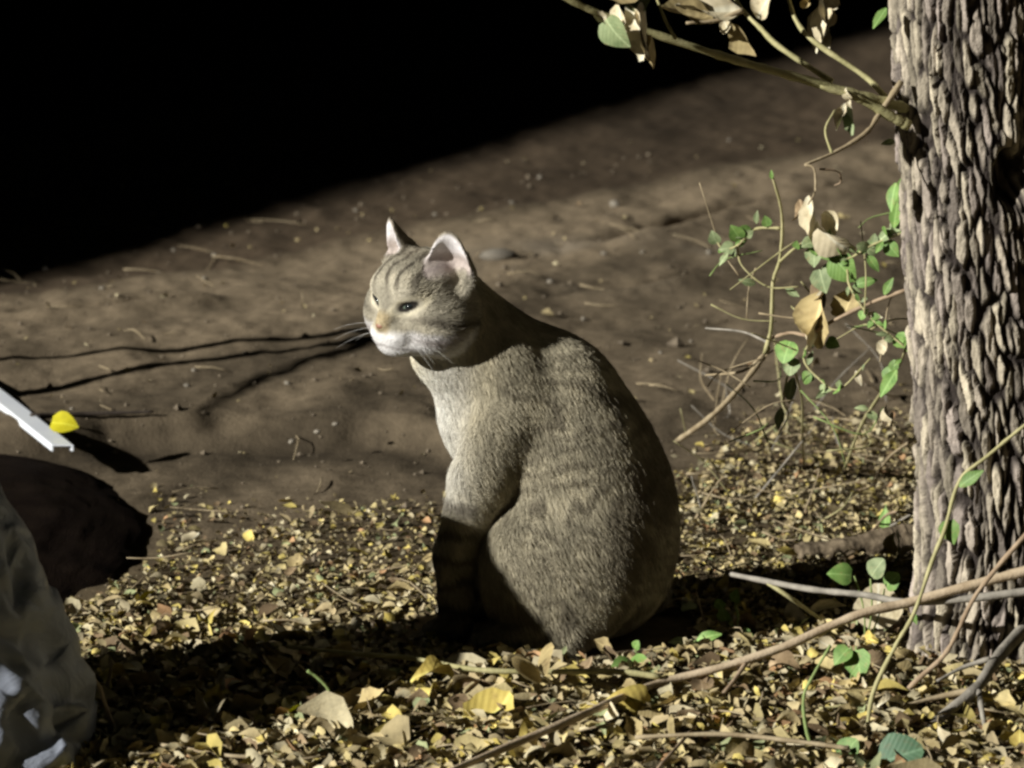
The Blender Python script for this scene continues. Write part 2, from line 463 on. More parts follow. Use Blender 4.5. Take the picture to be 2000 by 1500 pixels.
def cat_body_sdf(B):
    d = ell(B, (-0.040, 0, 0.088), (0.078, 0.086, 0.088))
    K = 0.030
    d = smin(d, ell(B, (-0.022, 0, 0.140), (0.097, 0.088, 0.110)), K)
    d = smin(d, ell(B, (0.000, 0, 0.205), (0.084, 0.076, 0.098)), K)
    d = smin(d, ell(B, (0.060, 0, 0.245), (0.066, 0.060, 0.085), R(-12)), K)
    d = smin(d, ell(B, (0.106, 0.018, 0.310), (0.048, 0.040, 0.040)), 0.035)
    d = smin(d, ell(B, (0.014, 0, 0.272), (0.056, 0.050, 0.050)), K)
    d = smin(d, rcone(B, (0.040, 0, 0.278), (0.112, 0.024, 0.354), 0.046, 0.040), 0.028)
    for s in (1, -1):
        du = 0.0 if s > 0 else -0.012
        d = smin(d, ell(B, (0.048, 0.048 * s, 0.258), (0.034, 0.025, 0.072), R(-10)), 0.020)
        d = smin(d, rcone(B, (0.060, 0.052 * s, 0.235), (0.078, 0.057 * s, 0.180), 0.034, 0.030), 0.012)
        d = smin(d, rcone(B, (0.080 + du, 0.057 * s, 0.180), (0.108 + du, 0.048 * s, 0.095), 0.029, 0.020), 0.009)
        d = smin(d, rcone(B, (0.108 + du, 0.048 * s, 0.095), (0.107 + du, 0.043 * s, 0.022), 0.020, 0.017), 0.010)
        d = smin(d, ell(B, (0.118 + du, 0.043 * s, 0.013), (0.023, 0.017, 0.013)), 0.01)
        for k in (-1, 0, 1):
            d = smin(d, ell(B, (0.133 + du - 0.003 * abs(k), (0.043 + 0.009 * k) * s, 0.010), (0.009, 0.006, 0.009)), 0.004)
        d = smin(d, ell(B, (0.000, 0.070 * s, 0.082), (0.080, 0.036, 0.084), R(15)), 0.016)
        d = smin(d, rcone(B, (-0.010, 0.082 * s, 0.020), (0.060, 0.086 * s, 0.014), 0.020, 0.015), 0.012)
        d = smin(d, ell(B, (0.070, 0.086 * s, 0.012), (0.022, 0.016, 0.012)), 0.008)
    T = [(-0.085, -0.03, 0.040), (-0.092, -0.075, 0.026), (-0.070, -0.110, 0.020), (-0.020, -0.124, 0.018), (0.045, -0.118, 0.017)]
    for a, b in zip(T[:-1], T[1:]):
        d = smin(d, rcone(B, a, b, 0.018, 0.017), 0.012)
    return d
EAR = {}
def cat_head_sdf(H):
    d = ell(H, (0.000, 0, 0.008), (0.046, 0.042, 0.038))
    for s in (1, -1):
        d = smin(d, ell(H, (0.004, 0.032 * s, -0.020), (0.033, 0.027, 0.029)), 0.018)
        d = smin(d, ell(H, (0.030, 0.016 * s, 0.017), (0.014, 0.013, 0.009)), 0.012)
    d = smin(d, ell(H, (0.033, 0, -0.024), (0.022, 0.022, 0.017)), 0.012)
    d = smin(d, ell(H, (0.012, 0, -0.037), (0.038, 0.036, 0.016)), 0.016)
    d = smin(d, rcone(H, (0.024, 0, 0.012), (0.050, 0, -0.011), 0.013, 0.0080), 0.010)
    d = smin(d, ell(H, (0.037, 0, -0.040), (0.014, 0.015, 0.009)), 0.010)
    for s in (1, -1):
        d = smin(d, ell(H, (0.042, 0.0105 * s, -0.026), (0.013, 0.0125, 0.0105)), 0.006)
        d = smax(d, -ell(H, (0.046, 0.0235 * s, 0.0035), (0.010, 0.0095, 0.0042)), 0.005)
    d = smin(d, ell(H, (0.0540, 0, -0.0145), (0.0055, 0.0065, 0.0048)), 0.004)
    for s in (1, -1):
        base = np.array((-0.008, 0.035 * s, 0.025)); tip = np.array((0.012, 0.055 * s, 0.102))
        op = np.array((0.86, 0.50 * s, 0.08)); op /= np.linalg.norm(op)
        outer = rcone(H, base, tip, 0.0260, 0.0032)
        b2, t2 = base + op * 0.011 + np.array((0, 0, 0.008)), tip + op * 0.0035 - np.array((0, 0, 0.002))
        inner = rcone(H, b2, t2, 0.0232, 0.0018)
        flat = sum((H[i] - base[i]) * op[i] for i in range(3))
        e = smax(outer, -inner, 0.003)
        e = smax(e, flat - 0.0085, 0.004)
        EAR[s] = inner
        d = smin(d, e, 0.007)
    return d
# rectilinear grid, finer round the head
def fine_axis(lo, hi, a, b, coarse, fine):
    return np.concatenate([np.arange(lo, a, coarse), np.arange(a, b, fine), np.arange(b, hi, coarse)])
zb = CORG[2]
AX = fine_axis(-0.20, 0.235, HC[0] - 0.082, HC[0] + 0.078, 0.0042, 0.0019)
AY = fine_axis(-0.13, 0.24, HC[1] - 0.080, HC[1] + 0.080, 0.0042, 0.0019)
AZ = fine_axis(zb - 0.012, zb + 0.52, HC[2] - 0.066, HC[2] + 0.124, 0.0042, 0.0019)
def frames(P):
    q = [P[i] - CORG[i] for i in range(3)]
    B = [q[0] * CF[0] + q[1] * CF[1], q[0] * CL[0] + q[1] * CL[1], q[2]]
    q = [(P[i] - HC[i]) / HS for i in range(3)]
    H = [sum(q[i] * ax[i] for i in range(3)) for ax in (hf, hl, hu)]
    return B, H
P = np.meshgrid(AX, AY, AZ, indexing='ij')
B, H = frames(P)
D = smin(cat_body_sdf(B), cat_head_sdf(H) * HS, 0.016)
# surface nets
def surface_nets(D, ax):
    s = D < 0
    nx, ny, nz = D.shape
    c = s[:-1, :-1, :-1].astype(np.int8)
    cnt = np.zeros((nx - 1, ny - 1, nz - 1), np.int8)
    for i in (0, 1):
        for j in (0, 1):
            for k in (0, 1):
                cnt += s[i:nx - 1 + i, j:ny - 1 + j, k:nz - 1 + k]
    act = (cnt > 0) & (cnt < 8)
    I, J, K = np.nonzero(act)
    vid = -np.ones(act.shape, np.int64); vid[I, J, K] = np.arange(len(I))
    acc = np.zeros((len(I), 3)); w = np.zeros(len(I))
    X = [ax[0], ax[1], ax[2]]
    corners = [(i, j, k) for i in (0, 1) for j in (0, 1) for k in (0, 1)]
    for a in corners:
        for d in range(3):
            if a[d]: continue
            b = list(a); b[d] = 1
            da = D[I + a[0], J + a[1], K + a[2]]; db = D[I + b[0], J + b[1], K + b[2]]
            m = (da < 0) != (db < 0)
            t = np.where(m, da / np.where(m, da - db, 1), 0)
            pa = np.stack([X[0][I + a[0]], X[1][J + a[1]], X[2][K + a[2]]], -1)
            pb = np.stack([X[0][I + b[0]], X[1][J + b[1]], X[2][K + b[2]]], -1)
            acc += np.where(m[:, None], pa + (pb - pa) * t[:, None], 0); w += m
    V = acc / w[:, None]
    Fs = []
    for d in range(3):
        o1, o2 = (d + 1) % 3, (d + 2) % 3
        sl0 = [slice(1, n - 1) for n in (nx, ny, nz)]; sl1 = list(sl0)
        sl0[d] = slice(0, D.shape[d] - 1); sl1[d] = slice(1, D.shape[d])
        a, b = s[tuple(sl0)], s[tuple(sl1)]
        idx = np.argwhere(a != b)
        flip = a[tuple(idx.T)]
        base = idx.copy(); base[:, o1] += 1; base[:, o2] += 1      # sample index
        def cell(p, q):
            e = base.copy(); e[:, o1] -= p; e[:, o2] -= q
            return vid[e[:, 0], e[:, 1], e[:, 2]]
        q = np.stack([cell(1, 1), cell(0, 1), cell(0, 0), cell(1, 0)], -1)
        q[~flip] = q[~flip][:, ::-1]
        Fs.append(q)
    Fq = np.concatenate(Fs)
    return V, Fq[(Fq >= 0).all(1)]
CV, CFc = surface_nets(D, (AX, AY, AZ))
def smooth_mesh(V, F, it, lam=0.5):
    E = np.concatenate([F[:, [0, 1]], F[:, [1, 2]], F[:, [2, 3]], F[:, [3, 0]]])
    for _ in range(it):
        a = np.zeros_like(V); n = np.zeros(len(V))
        for i, j in ((0, 1), (1, 0)):
            for k in range(3):
                a[:, k] += np.bincount(E[:, i], V[E[:, j], k], len(V))
            n += np.bincount(E[:, i], minlength=len(V))
        V = V + lam * (a / n[:, None] - V)
    return V
CV = smooth_mesh(CV, CFc, 2)
def vnormals(V, F):
    n = np.cross(V[F[:, 2]] - V[F[:, 0]], V[F[:, 3]] - V[F[:, 1]])
    N = np.zeros_like(V)
    for k in range(4):
        for c in range(3):
            N[:, c] += np.bincount(F[:, k], n[:, c], len(V))
    return N / (np.linalg.norm(N, axis=1)[:, None] + 1e-12)
CN = vnormals(CV, CFc)
def mixc(c, col, f):
    return c * (1 - f[:, None]) + np.array(col) * f[:, None]
def cat_pattern(Pw):
    """pigment of the coat and the length of the fur, from the place on the body"""
    q = [Pw[:, i] for i in range(3)]
    B, H = frames(q)
    u, v, w = B; x, y, z = H
    n1 = fbm(q[0] * 40, q[1] * 40, q[2] * 40, 3, 201); n2 = fbm(q[0] * 90, q[1] * 90, q[2] * 55, 3, 211)
    hd = cat_head_sdf([np.clip(a, -0.2, 0.2) for a in H]) * HS
    bd = cat_body_sdf(B)
    head = sstep(0.006, -0.006, hd - bd)
    # body: grey-brown agouti with broken dark bands, darker along the spine, paler chest
    c = np.tile(np.array([0.47, 0.425, 0.315]), (len(Pw), 1)) * (1 + 0.40 * n1[:, None] + 0.50 * n2[:, None])
    band = np.sin((u * 0.55 + 0.10 * np.sin(w * 30) - w * 0.35 + 0.03 * n1) * 190)
    c = mixc(c, (0.15, 0.13, 0.095), sstep(0.1, 0.8, band + 0.9 * n2 + 0.5 * n1) * 0.75 * sstep(0.36, 0.26, w) * sstep(0.10, 0.03, u))
    spine = sstep(0.035, -0.02, np.abs(v)) * sstep(0.02, -0.05, u - 0.25 * (w - 0.1))
    c = mixc(c, (0.10, 0.085, 0.062), spine * 0.6)
    blot = sstep(-0.12, 0.18, fbm(q[0] * 22, q[1] * 22, q[2] * 16, 3, 223))
    c = mixc(c, (0.15, 0.125, 0.088), blot * sstep(-0.03, -0.085, u) * 0.75)
    chest = sstep(0.075, 0.125, u) * sstep(0.13, 0.19, w)
    c = mixc(c, (0.80, 0.78, 0.72), chest * 0.9)
    throat = np.exp(-(((u - 0.150) / 0.035) ** 2 + ((w - 0.318) / 0.030) ** 2 + (v / 0.05) ** 2))
    c = mixc(c, (0.80, 0.70, 0.48), throat * 0.9)
    leg = sstep(0.19, 0.16, w) * sstep(0.075, 0.095, u)
    lb = sstep(0.2, 0.7, np.sin(w * 210 + 3 * n1))
    c = mixc(c, (0.12, 0.105, 0.085), leg * lb * 0.8)
    # head
    hc = np.tile(np.array([0.42, 0.385, 0.305]), (len(Pw), 1)) * (1 + 0.30 * n1[:, None] + 0.55 * n2[:, None])
    st = sstep(0.2, 0.8, np.sin(y * 430 + 5.0 * n1 + 1.57) + 0.6 * n2) * sstep(0.012, 0.03, z) * sstep(-0.04, 0.0, x)
    hc = mixc(hc, (0.11, 0.095, 0.072), st * 0.9)
    ay = np.abs(y)
    ck = (np.exp(-(((z + 0.006 + 0.28 * (0.05 - x)) / 0.0045) ** 2)) + np.exp(-(((z + 0.022 + 0.22 * (0.05 - x)) / 0.0045) ** 2))) * sstep(0.014, 0.024, ay) * sstep(0.046, 0.026, x)
    hc = mixc(hc, (0.07, 0.058, 0.045), np.clip(ck, 0, 1) * 0.9)
    white = sstep(-0.018, -0.026, z + 0.10 * (0.045 - x)) * sstep(-0.03, 0.0, x)
    hc = mixc(hc, (0.84, 0.83, 0.84), white * 0.9)
    pad = np.exp(-(((x - 0.026) / 0.016) ** 2 + ((z + 0.030 + 2.0 * n1 * 0.001) / 0.0055) ** 2)) * sstep(0.012, 0.02, ay)
    hc = mixc(hc, (0.26, 0.21, 0.19), pad * 0.8)
    bridge = sstep(0.011, 0.006, ay) * sstep(0.030, 0.042, x) * sstep(0.002, -0.006, z) * sstep(-0.026, -0.018, z)
    hc = mixc(hc, (0.46, 0.37, 0.22), bridge * 0.8)
    for s in (1, -1):
        er = np.sqrt(((x - 0.036) / 0.013) ** 2 + ((y - 0.0215 * s) / 0.0115) ** 2 + ((z - 0.0035 - 0.35 * (y * s - 0.0215)) / 0.0058) ** 2)
        hc = mixc(hc, (0.72, 0.66, 0.50), np.exp(-((er - 1.5) / 0.3) ** 2) * 0.75)
        hc = mixc(hc, (0.03, 0.027, 0.024), sstep(1.05, 0.85, er))
    mouth = np.exp(-((z + 0.0345 + 0.2 * ay) / 0.0016) ** 2) * sstep(0.03, 0.04, x)
    hc = mixc(hc, (0.12, 0.09, 0.08), mouth * 0.6)
    earz = sstep(0.038, 0.05, z)
    inn = np.zeros(len(Pw))
    for s in (1, -1):
        inn = np.maximum(inn, sstep(0.0035, 0.0012, EAR[s]) * (y * s > 0))
    inn = inn * sstep(0.022, 0.032, z)
    deep = sstep(0.052, 0.038, z)
    hc = mixc(hc, (0.24, 0.20, 0.15), earz * (1 - inn) * 0.6)
    hc = mixc(hc, (0.86, 0.82, 0.84), inn * (1 - 0.5 * deep))
    hc = mixc(hc, (0.34, 0.22, 0.18), inn * deep * 0.4)
    c = c * (1 - head[:, None]) + hc * head[:, None]
    # fur length
    ln = 0.0112 - 0.003 * sstep(0.2, 0.32, w) - 0.005 * sstep(0.17, 0.09, w) * sstep(0.07, 0.09, u)
    ln = ln + 0.002 * chest
    hl_ = 0.0060 + 0.0060 * sstep(0.018, 0.034, ay) * sstep(0.012, -0.004, z) * sstep(0.035, 0.01, x)
    hl_ = hl_ * (1 - 0.72 * earz) * (1 - 0.85 * inn)
    hl_ = hl_ * (1 - 0.65 * sstep(0.026, 0.044, x))
    for s in (1, -1):
        er = np.sqrt(((x - 0.036) / 0.012) ** 2 + ((y - 0.0215 * s) / 0.0125) ** 2 + ((z - 0.0035) / 0.0095) ** 2)
        hl_ = hl_ * sstep(0.95, 1.7, er)
    ln = ln * (1 - head) + hl_ * head
    return np.clip(c, 0.012, 0.85), ln, head
ccol, clen, chead = cat_pattern(CV)
cat = obj('cat', mesh_from('cat', CV - CORG, CFc, True, ccol), M['coat'], None, CORG)
tag(cat, 'grey brown tabby cat with white muzzle sitting upright on the leaf litter', 'cat')
# fur: real strands
def make_fur(n):
    v0 = CFc
    areas = 0.5 * np.linalg.norm(np.cross(CV[v0[:, 2]] - CV[v0[:, 0]], CV[v0[:, 3]] - CV[v0[:, 1]]), axis=1)
    wgt = areas * (1 + 1.6 * chead[v0[:, 0]])
    f = rng.choice(len(v0), n, p=wgt / wgt.sum())
    a, b = rng.random((2, n))[:, :, None]
    Q = v0[f]
    def lerp(A):
        return (A[Q[:, 0]] * (1 - a) + A[Q[:, 1]] * a) * (1 - b) + (A[Q[:, 3]] * (1 - a) + A[Q[:, 2]] * a) * b
    p = lerp(CV); nn = lerp(CN); nn /= np.linalg.norm(nn, axis=1)[:, None]
    col, ln, head = cat_pattern(p)
    keep = ln > 0.0008
    p, nn, col, ln, head = p[keep], nn[keep], col[keep], ln[keep], head[keep]
    flow_b = np.tile(-CF * 0.45 - CU * 1.0, (len(p), 1))
    flow_h = np.tile(-hf * 1.0 - hu * 0.15, (len(p), 1))
    B_, H_ = frames([p[:, 0], p[:, 1], p[:, 2]])
    earm = (sstep(0.034, 0.044, H_[2]) * head)[:, None]
    flow_h = flow_h * (1 - earm) + hu * earm
    fl = flow_b * (1 - head[:, None]) + flow_h * head[:, None]
    sw = np.stack([fbm(p[:, 0] * 28, p[:, 1] * 28, p[:, 2] * 28, 2, s) for s in (301, 302, 303)], -1)
    fl = fl + 0.4 * sw + rng.normal(0, 0.2, fl.shape)
    fl -= nn * (fl * nn).sum(1)[:, None]
    fl /= np.linalg.norm(fl, axis=1)[:, None] + 1e-9
    guard = rng.random(len(ln)) < 0.02
    L = (ln * rng.uniform(0.55, 1.3, len(ln)) * np.where(guard, 1.35, 1.0))[:, None]
    k = 4
    pts = np.zeros((len(p), k, 3))
    for i in range(k):
        t = i / (k - 1)
        pts[:, i] = p + L * (nn * (0.55 * t - 0.27 * t * t) + fl * (0.45 * t + 0.55 * t * t)) - nn * 0.0004
    cv = bpy.data.hair_curves.new('fur')
    cv.add_curves([k] * len(p))
    cv.attributes['position'].data.foreach_set('vector', (pts - CORG).astype(np.float32).ravel())
    ra = cv.attributes.new('radius', 'FLOAT', 'POINT') if 'radius' not in cv.attributes else cv.attributes['radius']
    rad = np.tile(np.array([0.00026, 0.00024, 0.00018, 0.00006]), len(p))
    ra.data.foreach_set('value', rad.astype(np.float32))
    cc = cv.attributes.new('Col', 'FLOAT_COLOR', 'CURVE')
    c4 = np.ones((len(p), 4), np.float32)
    tick = rng.choice([0.6, 0.9, 1.08, 1.25], len(p), p=[0.10, 0.3, 0.42, 0.18])
    c4[:, :3] = np.clip(col * tick[:, None], 0.01, 0.9)
    cc.data.foreach_set('color', c4.ravel())
    o = bpy.data.objects.new('fur', cv); COL.objects.link(o)
    cv.materials.append(M['fur']); o.parent = cat
    return o
make_fur(260000)
# eyes, nose, whiskers
def uvsphere(c, rx, ry, rz, axes, n=14):
    V = []; F = []
    for i in range(n + 1):
        th = math.pi * i / n
        for j in range(2 * n):
            ph = math.pi * j / n
            V.append(c + axes[0] * rx * math.cos(th) + axes[1] * ry * math.sin(th) * math.cos(ph) + axes[2] * rz * math.sin(th) * math.sin(ph))
    for i in range(n):
        for j in range(2 * n):
            j2 = (j + 1) % (2 * n)
            F.append((i * 2 * n + j, (i + 1) * 2 * n + j, (i + 1) * 2 * n + j2, i * 2 * n + j2))
    return np.array(V), F
m, nt, b = nodes_of('eyeball'); b.inputs['Base Color'].default_value = (0.012, 0.016, 0.018, 1); b.inputs['Roughness'].default_value = 0.12
M['eye'] = m
m, nt, b = nodes_of('iris'); b.inputs['Base Color'].default_value = (0.10, 0.13, 0.10, 1); b.inputs['Roughness'].default_value = 0.2
M['iris'] = m
m, nt, b = nodes_of('nose_skin'); b.inputs['Base Color'].default_value = (0.30, 0.15, 0.10, 1); b.inputs['Roughness'].default_value = 0.5
M['nose'] = m
m, nt, b = nodes_of('whisker'); b.inputs['Base Color'].default_value = (0.75, 0.74, 0.72, 1); b.inputs['Roughness'].default_value = 0.4
M['whisker'] = m
for s in (1, -1):
    c = hw(0.0315, 0.0195 * s, 0.0035) - CORG
    d = hf * 0.83 + hl * 0.55 * s; d /= np.linalg.norm(d)
    sx = np.cross(hu, d); sx /= np.linalg.norm(sx)
    sx = sx + hu * 0.33 * s; sx -= d * (sx @ d); sx /= np.linalg.norm(sx)
    Ve, Fe = uvsphere(c, 0.0084, 0.0102, 0.0033, (d, sx, np.cross(d, sx)))
    eye = obj('eye', mesh_from('eye', Ve, Fe), M['iris'], cat)
    Ve, Fe = uvsphere(c + d * 0.0048, 0.0039, 0.0066, 0.0030, (d, sx, np.cross(d, sx)), 8)
    obj('pupil', mesh_from('pupil', Ve, Fe), M['eye'], eye)
Ve, Fe = uvsphere(hw(0.0555, 0, -0.0145) - CORG, 0.0052, 0.0062, 0.0042, (hf, hl, hu), 8)
obj('nose', mesh_from('nose', Ve, Fe), M['nose'], cat)
for s in (1, -1):
    for i in range(4):
        zz = -0.027 + 0.0035 * (i % 3); xx = 0.041 - 0.006 * (i // 3)
        p0 = np.array((xx, 0.014 * s, zz))
        dr = np.array((0.012 - 0.02 * (i // 3), 0.05 * s, 0.006 * (i % 3) - 0.010))
        Pw = [hw(*(p0 + dr * t + np.array((0, 0, -0.012 * t * t)))) - CORG for t in (0, 0.4, 0.8, 1.1)]
        Vt, Ft = tube(Pw, 0.00016, 0.00006, 3, 4, 0)
        obj('whisker', mesh_from('whisker', Vt, Ft), M['whisker'], cat)

# ================================================================== TREE
TY = 0.02
tree_base = np.array([at(1915, 1300, TY)[0], TY, 0.0]); tree_base[2] = gz(tree_base[0], tree_base[1]) - 0.01
tree = empty('tree', tree_base)
tag(tree, 'rough barked tree trunk with a dark knothole rising from the leaf litter', 'tree')
TR = 0.087
left_edge = [(-60, 1732), (0, 1735), (250, 1746), (600, 1766), (900, 1786), (1100, 1793), (1200, 1785), (1330, 1758)]
lw = [at(1800, p, TY)[2] for p, q in left_edge][::-1]; lx = [at(q, p, TY)[0] for p, q in left_edge][::-1]
def trunk_axis(w):
    """centre x and radius at world height w"""
    L = np.interp(w, lw, lx)
    r = TR + 0.012 * sstep(0.12, 0.0, w) ** 1.5
    r = np.where(w > 0.8, TR - 0.010 * (w - 0.8), r)
    x = np.interp(np.maximum(w, 0.13), lw, lx) + TR
    x = np.where(w > 0.8, x - 0.05 * (w - 0.8), x)
    return x, r
def build_trunk():
    zs = np.concatenate([np.arange(-0.06, 0.86, 0.0031), np.arange(0.86, 3.2, 0.02)])
    nth = 400
    th = np.linspace(0, 2 * math.pi, nth, endpoint=False)
    TH, ZZ = np.meshgrid(th, zs)
    cx, rr = trunk_axis(ZZ)
    s = TH * TR                                                       # arc length coordinate
    per = 2 * math.pi * TR
    ncol = 52; cw_ = per / ncol; ch = 0.046
    # warp
    cs_, sn_ = np.cos(TH), np.sin(TH)
    wx = s + 0.015 * fbm(cs_ * 2.2, sn_ * 2.2, ZZ * 6, 3, 401) + 0.005 * fbm(cs_ * 6, sn_ * 6, ZZ * 18, 2, 405) + 0.09 * (ZZ - 0.4) * 0.25 + 0.0035 * fbm(cs_ * 16, sn_ * 16, ZZ * 90, 2, 407)
    wz = ZZ + 0.014 * fbm(cs_ * 3, sn_ * 3, ZZ * 8, 3, 403)
    gx_ = wx / cw_; ix = np.floor(gx_)
    F1 = np.full(TH.shape, 9.0); F2 = F1.copy(); ID = np.zeros(TH.shape); TLT = np.zeros(TH.shape)
    for dx in (-1, 0, 1):
        cxx = ix + dx; cm = np.mod(cxx, ncol)
        off = _hash(cm, cm * 0 + 3, cm * 0, 5) * 1.0
        gzv = wz / ch + off; iz = np.floor(gzv)
        for dz in (-1, 0, 1):
            cz = iz + dz
            jx = (_hash(cm, cz, cm * 0, 7) - 0.5) * 0.95; jz = (_hash(cm, cz, cm * 0, 8) - 0.5) * 0.9
            d = np.sqrt((gx_ - (cxx + 0.5 + jx)) ** 2 * 1.25 + ((gzv - (cz + 0.5 + jz)) * 0.68) ** 2)
            m1 = d < F1
            tl = (gx_ - (cxx + 0.5 + jx)) * (_hash(cm, cz, cm * 0, 17) - 0.5) * 1.6 + (gzv - (cz + 0.5 + jz)) * (_hash(cm, cz, cm * 0, 18) - 0.5) * 1.6
            TLT = np.where(m1, tl, TLT)
            F2 = np.where(m1, F1, np.minimum(F2, d)); ID = np.where(m1, _hash(cm, cz, cm * 0, 9), ID); F1 = np.where(m1, d, F1)
    e = F2 - F1
    e = e * (0.8 + 0.5 * fbm(cs_ * 9, sn_ * 9, ZZ * 25, 2, 409))
    fz = np.abs(vnoise(wx * 75, wz * 11, 0, 431) + 0.35 * vnoise(wx * 150, wz * 30, 0, 433))
    e = e * (0.5 + 0.5 * sstep(0.0, 0.12, fz))
    plate = sstep(0.03, 0.19, e)
    deep = 0.5 + 0.5 * fbm(cs_ * 2.5, sn_ * 2.5, ZZ * 3, 3, 411)
    rough = fbm(cs_ * 40, sn_ * 40, ZZ * 160, 3, 415)
    amp = 0.0046 + 0.0050 * deep + 0.003 * sstep(0.35, 0.05, ZZ)
    relief = plate * amp * np.clip(0.55 + 0.75 * ID + TLT, 0.15, 1.8) + 0.0022 * rough + 0.004 * fbm(cs_ * 3, sn_ * 3, ZZ * 5, 3, 417)
    # root flare lobes
    flare = sstep(0.14, -0.02, ZZ) * (0.007 * np.cos(TH * 5 + 1.0) + 0.006 * np.cos(TH * 3))
    # knothole
    kp = at(1968, 345, TY - 0.07); kth = math.atan2(-0.07, kp[0] - float(trunk_axis(np.array([kp[2]]))[0][0])) % (2 * math.pi)
    ka = np.angle(np.exp(1j * (TH - kth))) * TR; kz = ZZ - kp[2]
    kd = np.sqrt((ka / 0.020) ** 2 + (kz / 0.034) ** 2) + 0.18 * fbm(cs_ * 12, sn_ * 12, ZZ * 40, 2, 419)
    hole = sstep(1.05, 0.55, kd); rim = np.exp(-((kd - 1.35) / 0.3) ** 2)
    rad = rr - 0.010 + relief * (1 - hole) + flare - 0.040 * hole + 0.006 * rim
    V = np.stack([cx + rad * cs_ - tree_base[0], TY + rad * sn_ - tree_base[1], ZZ - tree_base[2]], -1).reshape(-1, 3)
    n, k = len(zs), nth
    idx = np.arange(n * k).reshape(n, k)
    F = np.stack([idx[:-1], np.roll(idx[:-1], -1, 1), np.roll(idx[1:], -1, 1), idx[1:]], -1).reshape(-1, 4)
    g = fbm(cs_ * 8, sn_ * 8, ZZ * 30, 3, 421)
    tone = (0.5 + 0.95 * ID)[..., None] * (1 + 0.35 * g[..., None])
    warm = _hash(np.floor(ID * 9999), ID * 0, ID * 0, 12)[..., None]
    pc = (np.array([0.265, 0.225, 0.200]) * (1 - warm) + np.array([0.42, 0.37, 0.28]) * warm) * tone
    fis = np.array([0.036, 0.029, 0.026])
    pl = sstep(0.05, 0.24, e)[..., None]
    c = fis * (1 - pl) + pc * pl
    return V, F, np.clip(c, 0.02, 0.7).reshape(-1, 3)
Vt, Ft, Ct = build_trunk()
trunk = obj('trunk', mesh_from('trunk', Vt, Ft, True, Ct), M['bark'], tree)
tree_top = np.array([float(trunk_axis(np.array([3.15]))[0][0]), TY, 3.15])
limb_ends = []
for i, (a, el, L) in enumerate([(0.3, 0.9, 1.2), (1.7, 1.1, 1.3), (3.0, 0.8, 1.1), (4.3, 1.0, 1.2), (5.4, 1.25, 1.4)]):
    d = np.array([math.cos(a) * math.cos(el), math.sin(a) * math.cos(el), math.sin(el)])
    P_ = [tree_top - np.array([0, 0, 0.2]), tree_top + d * L * 0.4, tree_top + d * L * 0.75 + np.array([0.05, -0.04, 0.02]), tree_top + d * L]
    Vl, Fl = tube([p - tree_base for p in P_], 0.05, 0.012, 5, 9, 0.1)
    obj('limb', mesh_from('limb', Vl, Fl), M['grey_stem'], tree)
    limb_ends += [P_[1], P_[2], P_[3]]

# ------------------------------------------------------------------ leaf shapes
def leaf_arrays(n, size, pos, rotq, wid, fold, curl, twist, ragged=0.0, rg=rng, nu=5, shape='ovate'):
    """n bent leaves as 5 x 3 patches; returns V (n*15,3), F"""
    t = np.linspace(0, 1, nu)
    if shape == 'round': prof = np.sin(math.pi * np.clip(t, 0.02, 0.985) ** 0.75) ** 0.55
    elif shape == 'heart': prof = np.sin(math.pi * np.clip(t, 0.05, 0.99) ** 0.62) ** 0.8
    else: prof = np.sin(math.pi * np.clip(t, 0.03, 0.97) ** 0.85) ** 0.9
    T = np.tile(t, (n, 1)); W = np.tile(prof, (n, 1)) * 0.5 * wid[:, None]
    W = W * (1 + ragged * rg.uniform(-1, 1, W.shape))
    V = np.zeros((n, nu, 3, 3))
    ang = (T - 0.4) * curl[:, None]                                    # bend along the length
    cx = np.cumsum(np.cos(ang), 1) / nu; cz = np.cumsum(np.sin(ang), 1) / nu
    for j, sgn in enumerate((-1, 0, 1)):
        f = fold[:, None] + twist[:, None] * (T - 0.5) * sgn
        V[:, :, j, 0] = cx - 0.5
        V[:, :, j, 1] = sgn * W * np.cos(f)
        V[:, :, j, 2] = cz + abs(sgn) * W * np.sin(f)
    if ragged:
        V += rg.normal(0, 0.025 * ragged * 2, V.shape)
    V *= size[:, None, None, None]
    q = rotq
    w_, u_ = q[:, :1], q[:, 1:]
    X = V.reshape(n, -1, 3)
    uu = u_[:, None, :]
    c1 = np.cross(np.broadcast_to(uu, X.shape), X)
    X = X + 2 * (w_[:, :, None] * c1 + np.cross(np.broadcast_to(uu, X.shape), c1))
    X = X + pos[:, None, :]
    k = nu * 3
    f0 = []
    for i in range(nu - 1):
        for j in range(2):
            f0.append((i * 3 + j, i * 3 + j + 1, (i + 1) * 3 + j + 1, (i + 1) * 3 + j))
    F = (np.array(f0)[None] + (np.arange(n) * k)[:, None, None]).reshape(-1, 4)
    return X.reshape(-1, 3), F
def quat_ypr(yaw, pitch, roll):
    cy, sy, cp, sp, cr, sr = [f(a / 2) for a in (yaw, pitch, roll) for f in (np.cos, np.sin)]
    return np.stack([cr * cp * cy + sr * sp * sy, sr * cp * cy - cr * sp * sy, cr * sp * cy + sr * cp * sy, cr * cp * sy - sr * sp * cy], -1)
ID_Q = np.array([[1.0, 0, 0, 0]])
def single_leaf(name, wid, fold, curl, twist, ragged=0.0, seed=0, nu=7, shape='ovate'):
    rg = np.random.default_rng(seed)
    a = lambda x: np.array([float(x)])
    V, F = leaf_arrays(1, a(1), np.zeros((1, 3)), ID_Q, a(wid), a(fold), a(curl), a(twist), ragged, rg, nu, shape)
    V[:, 0] += 0.5                                                    # origin at the leaf's foot
    return mesh_from(name, V, F)
LEAF = {}
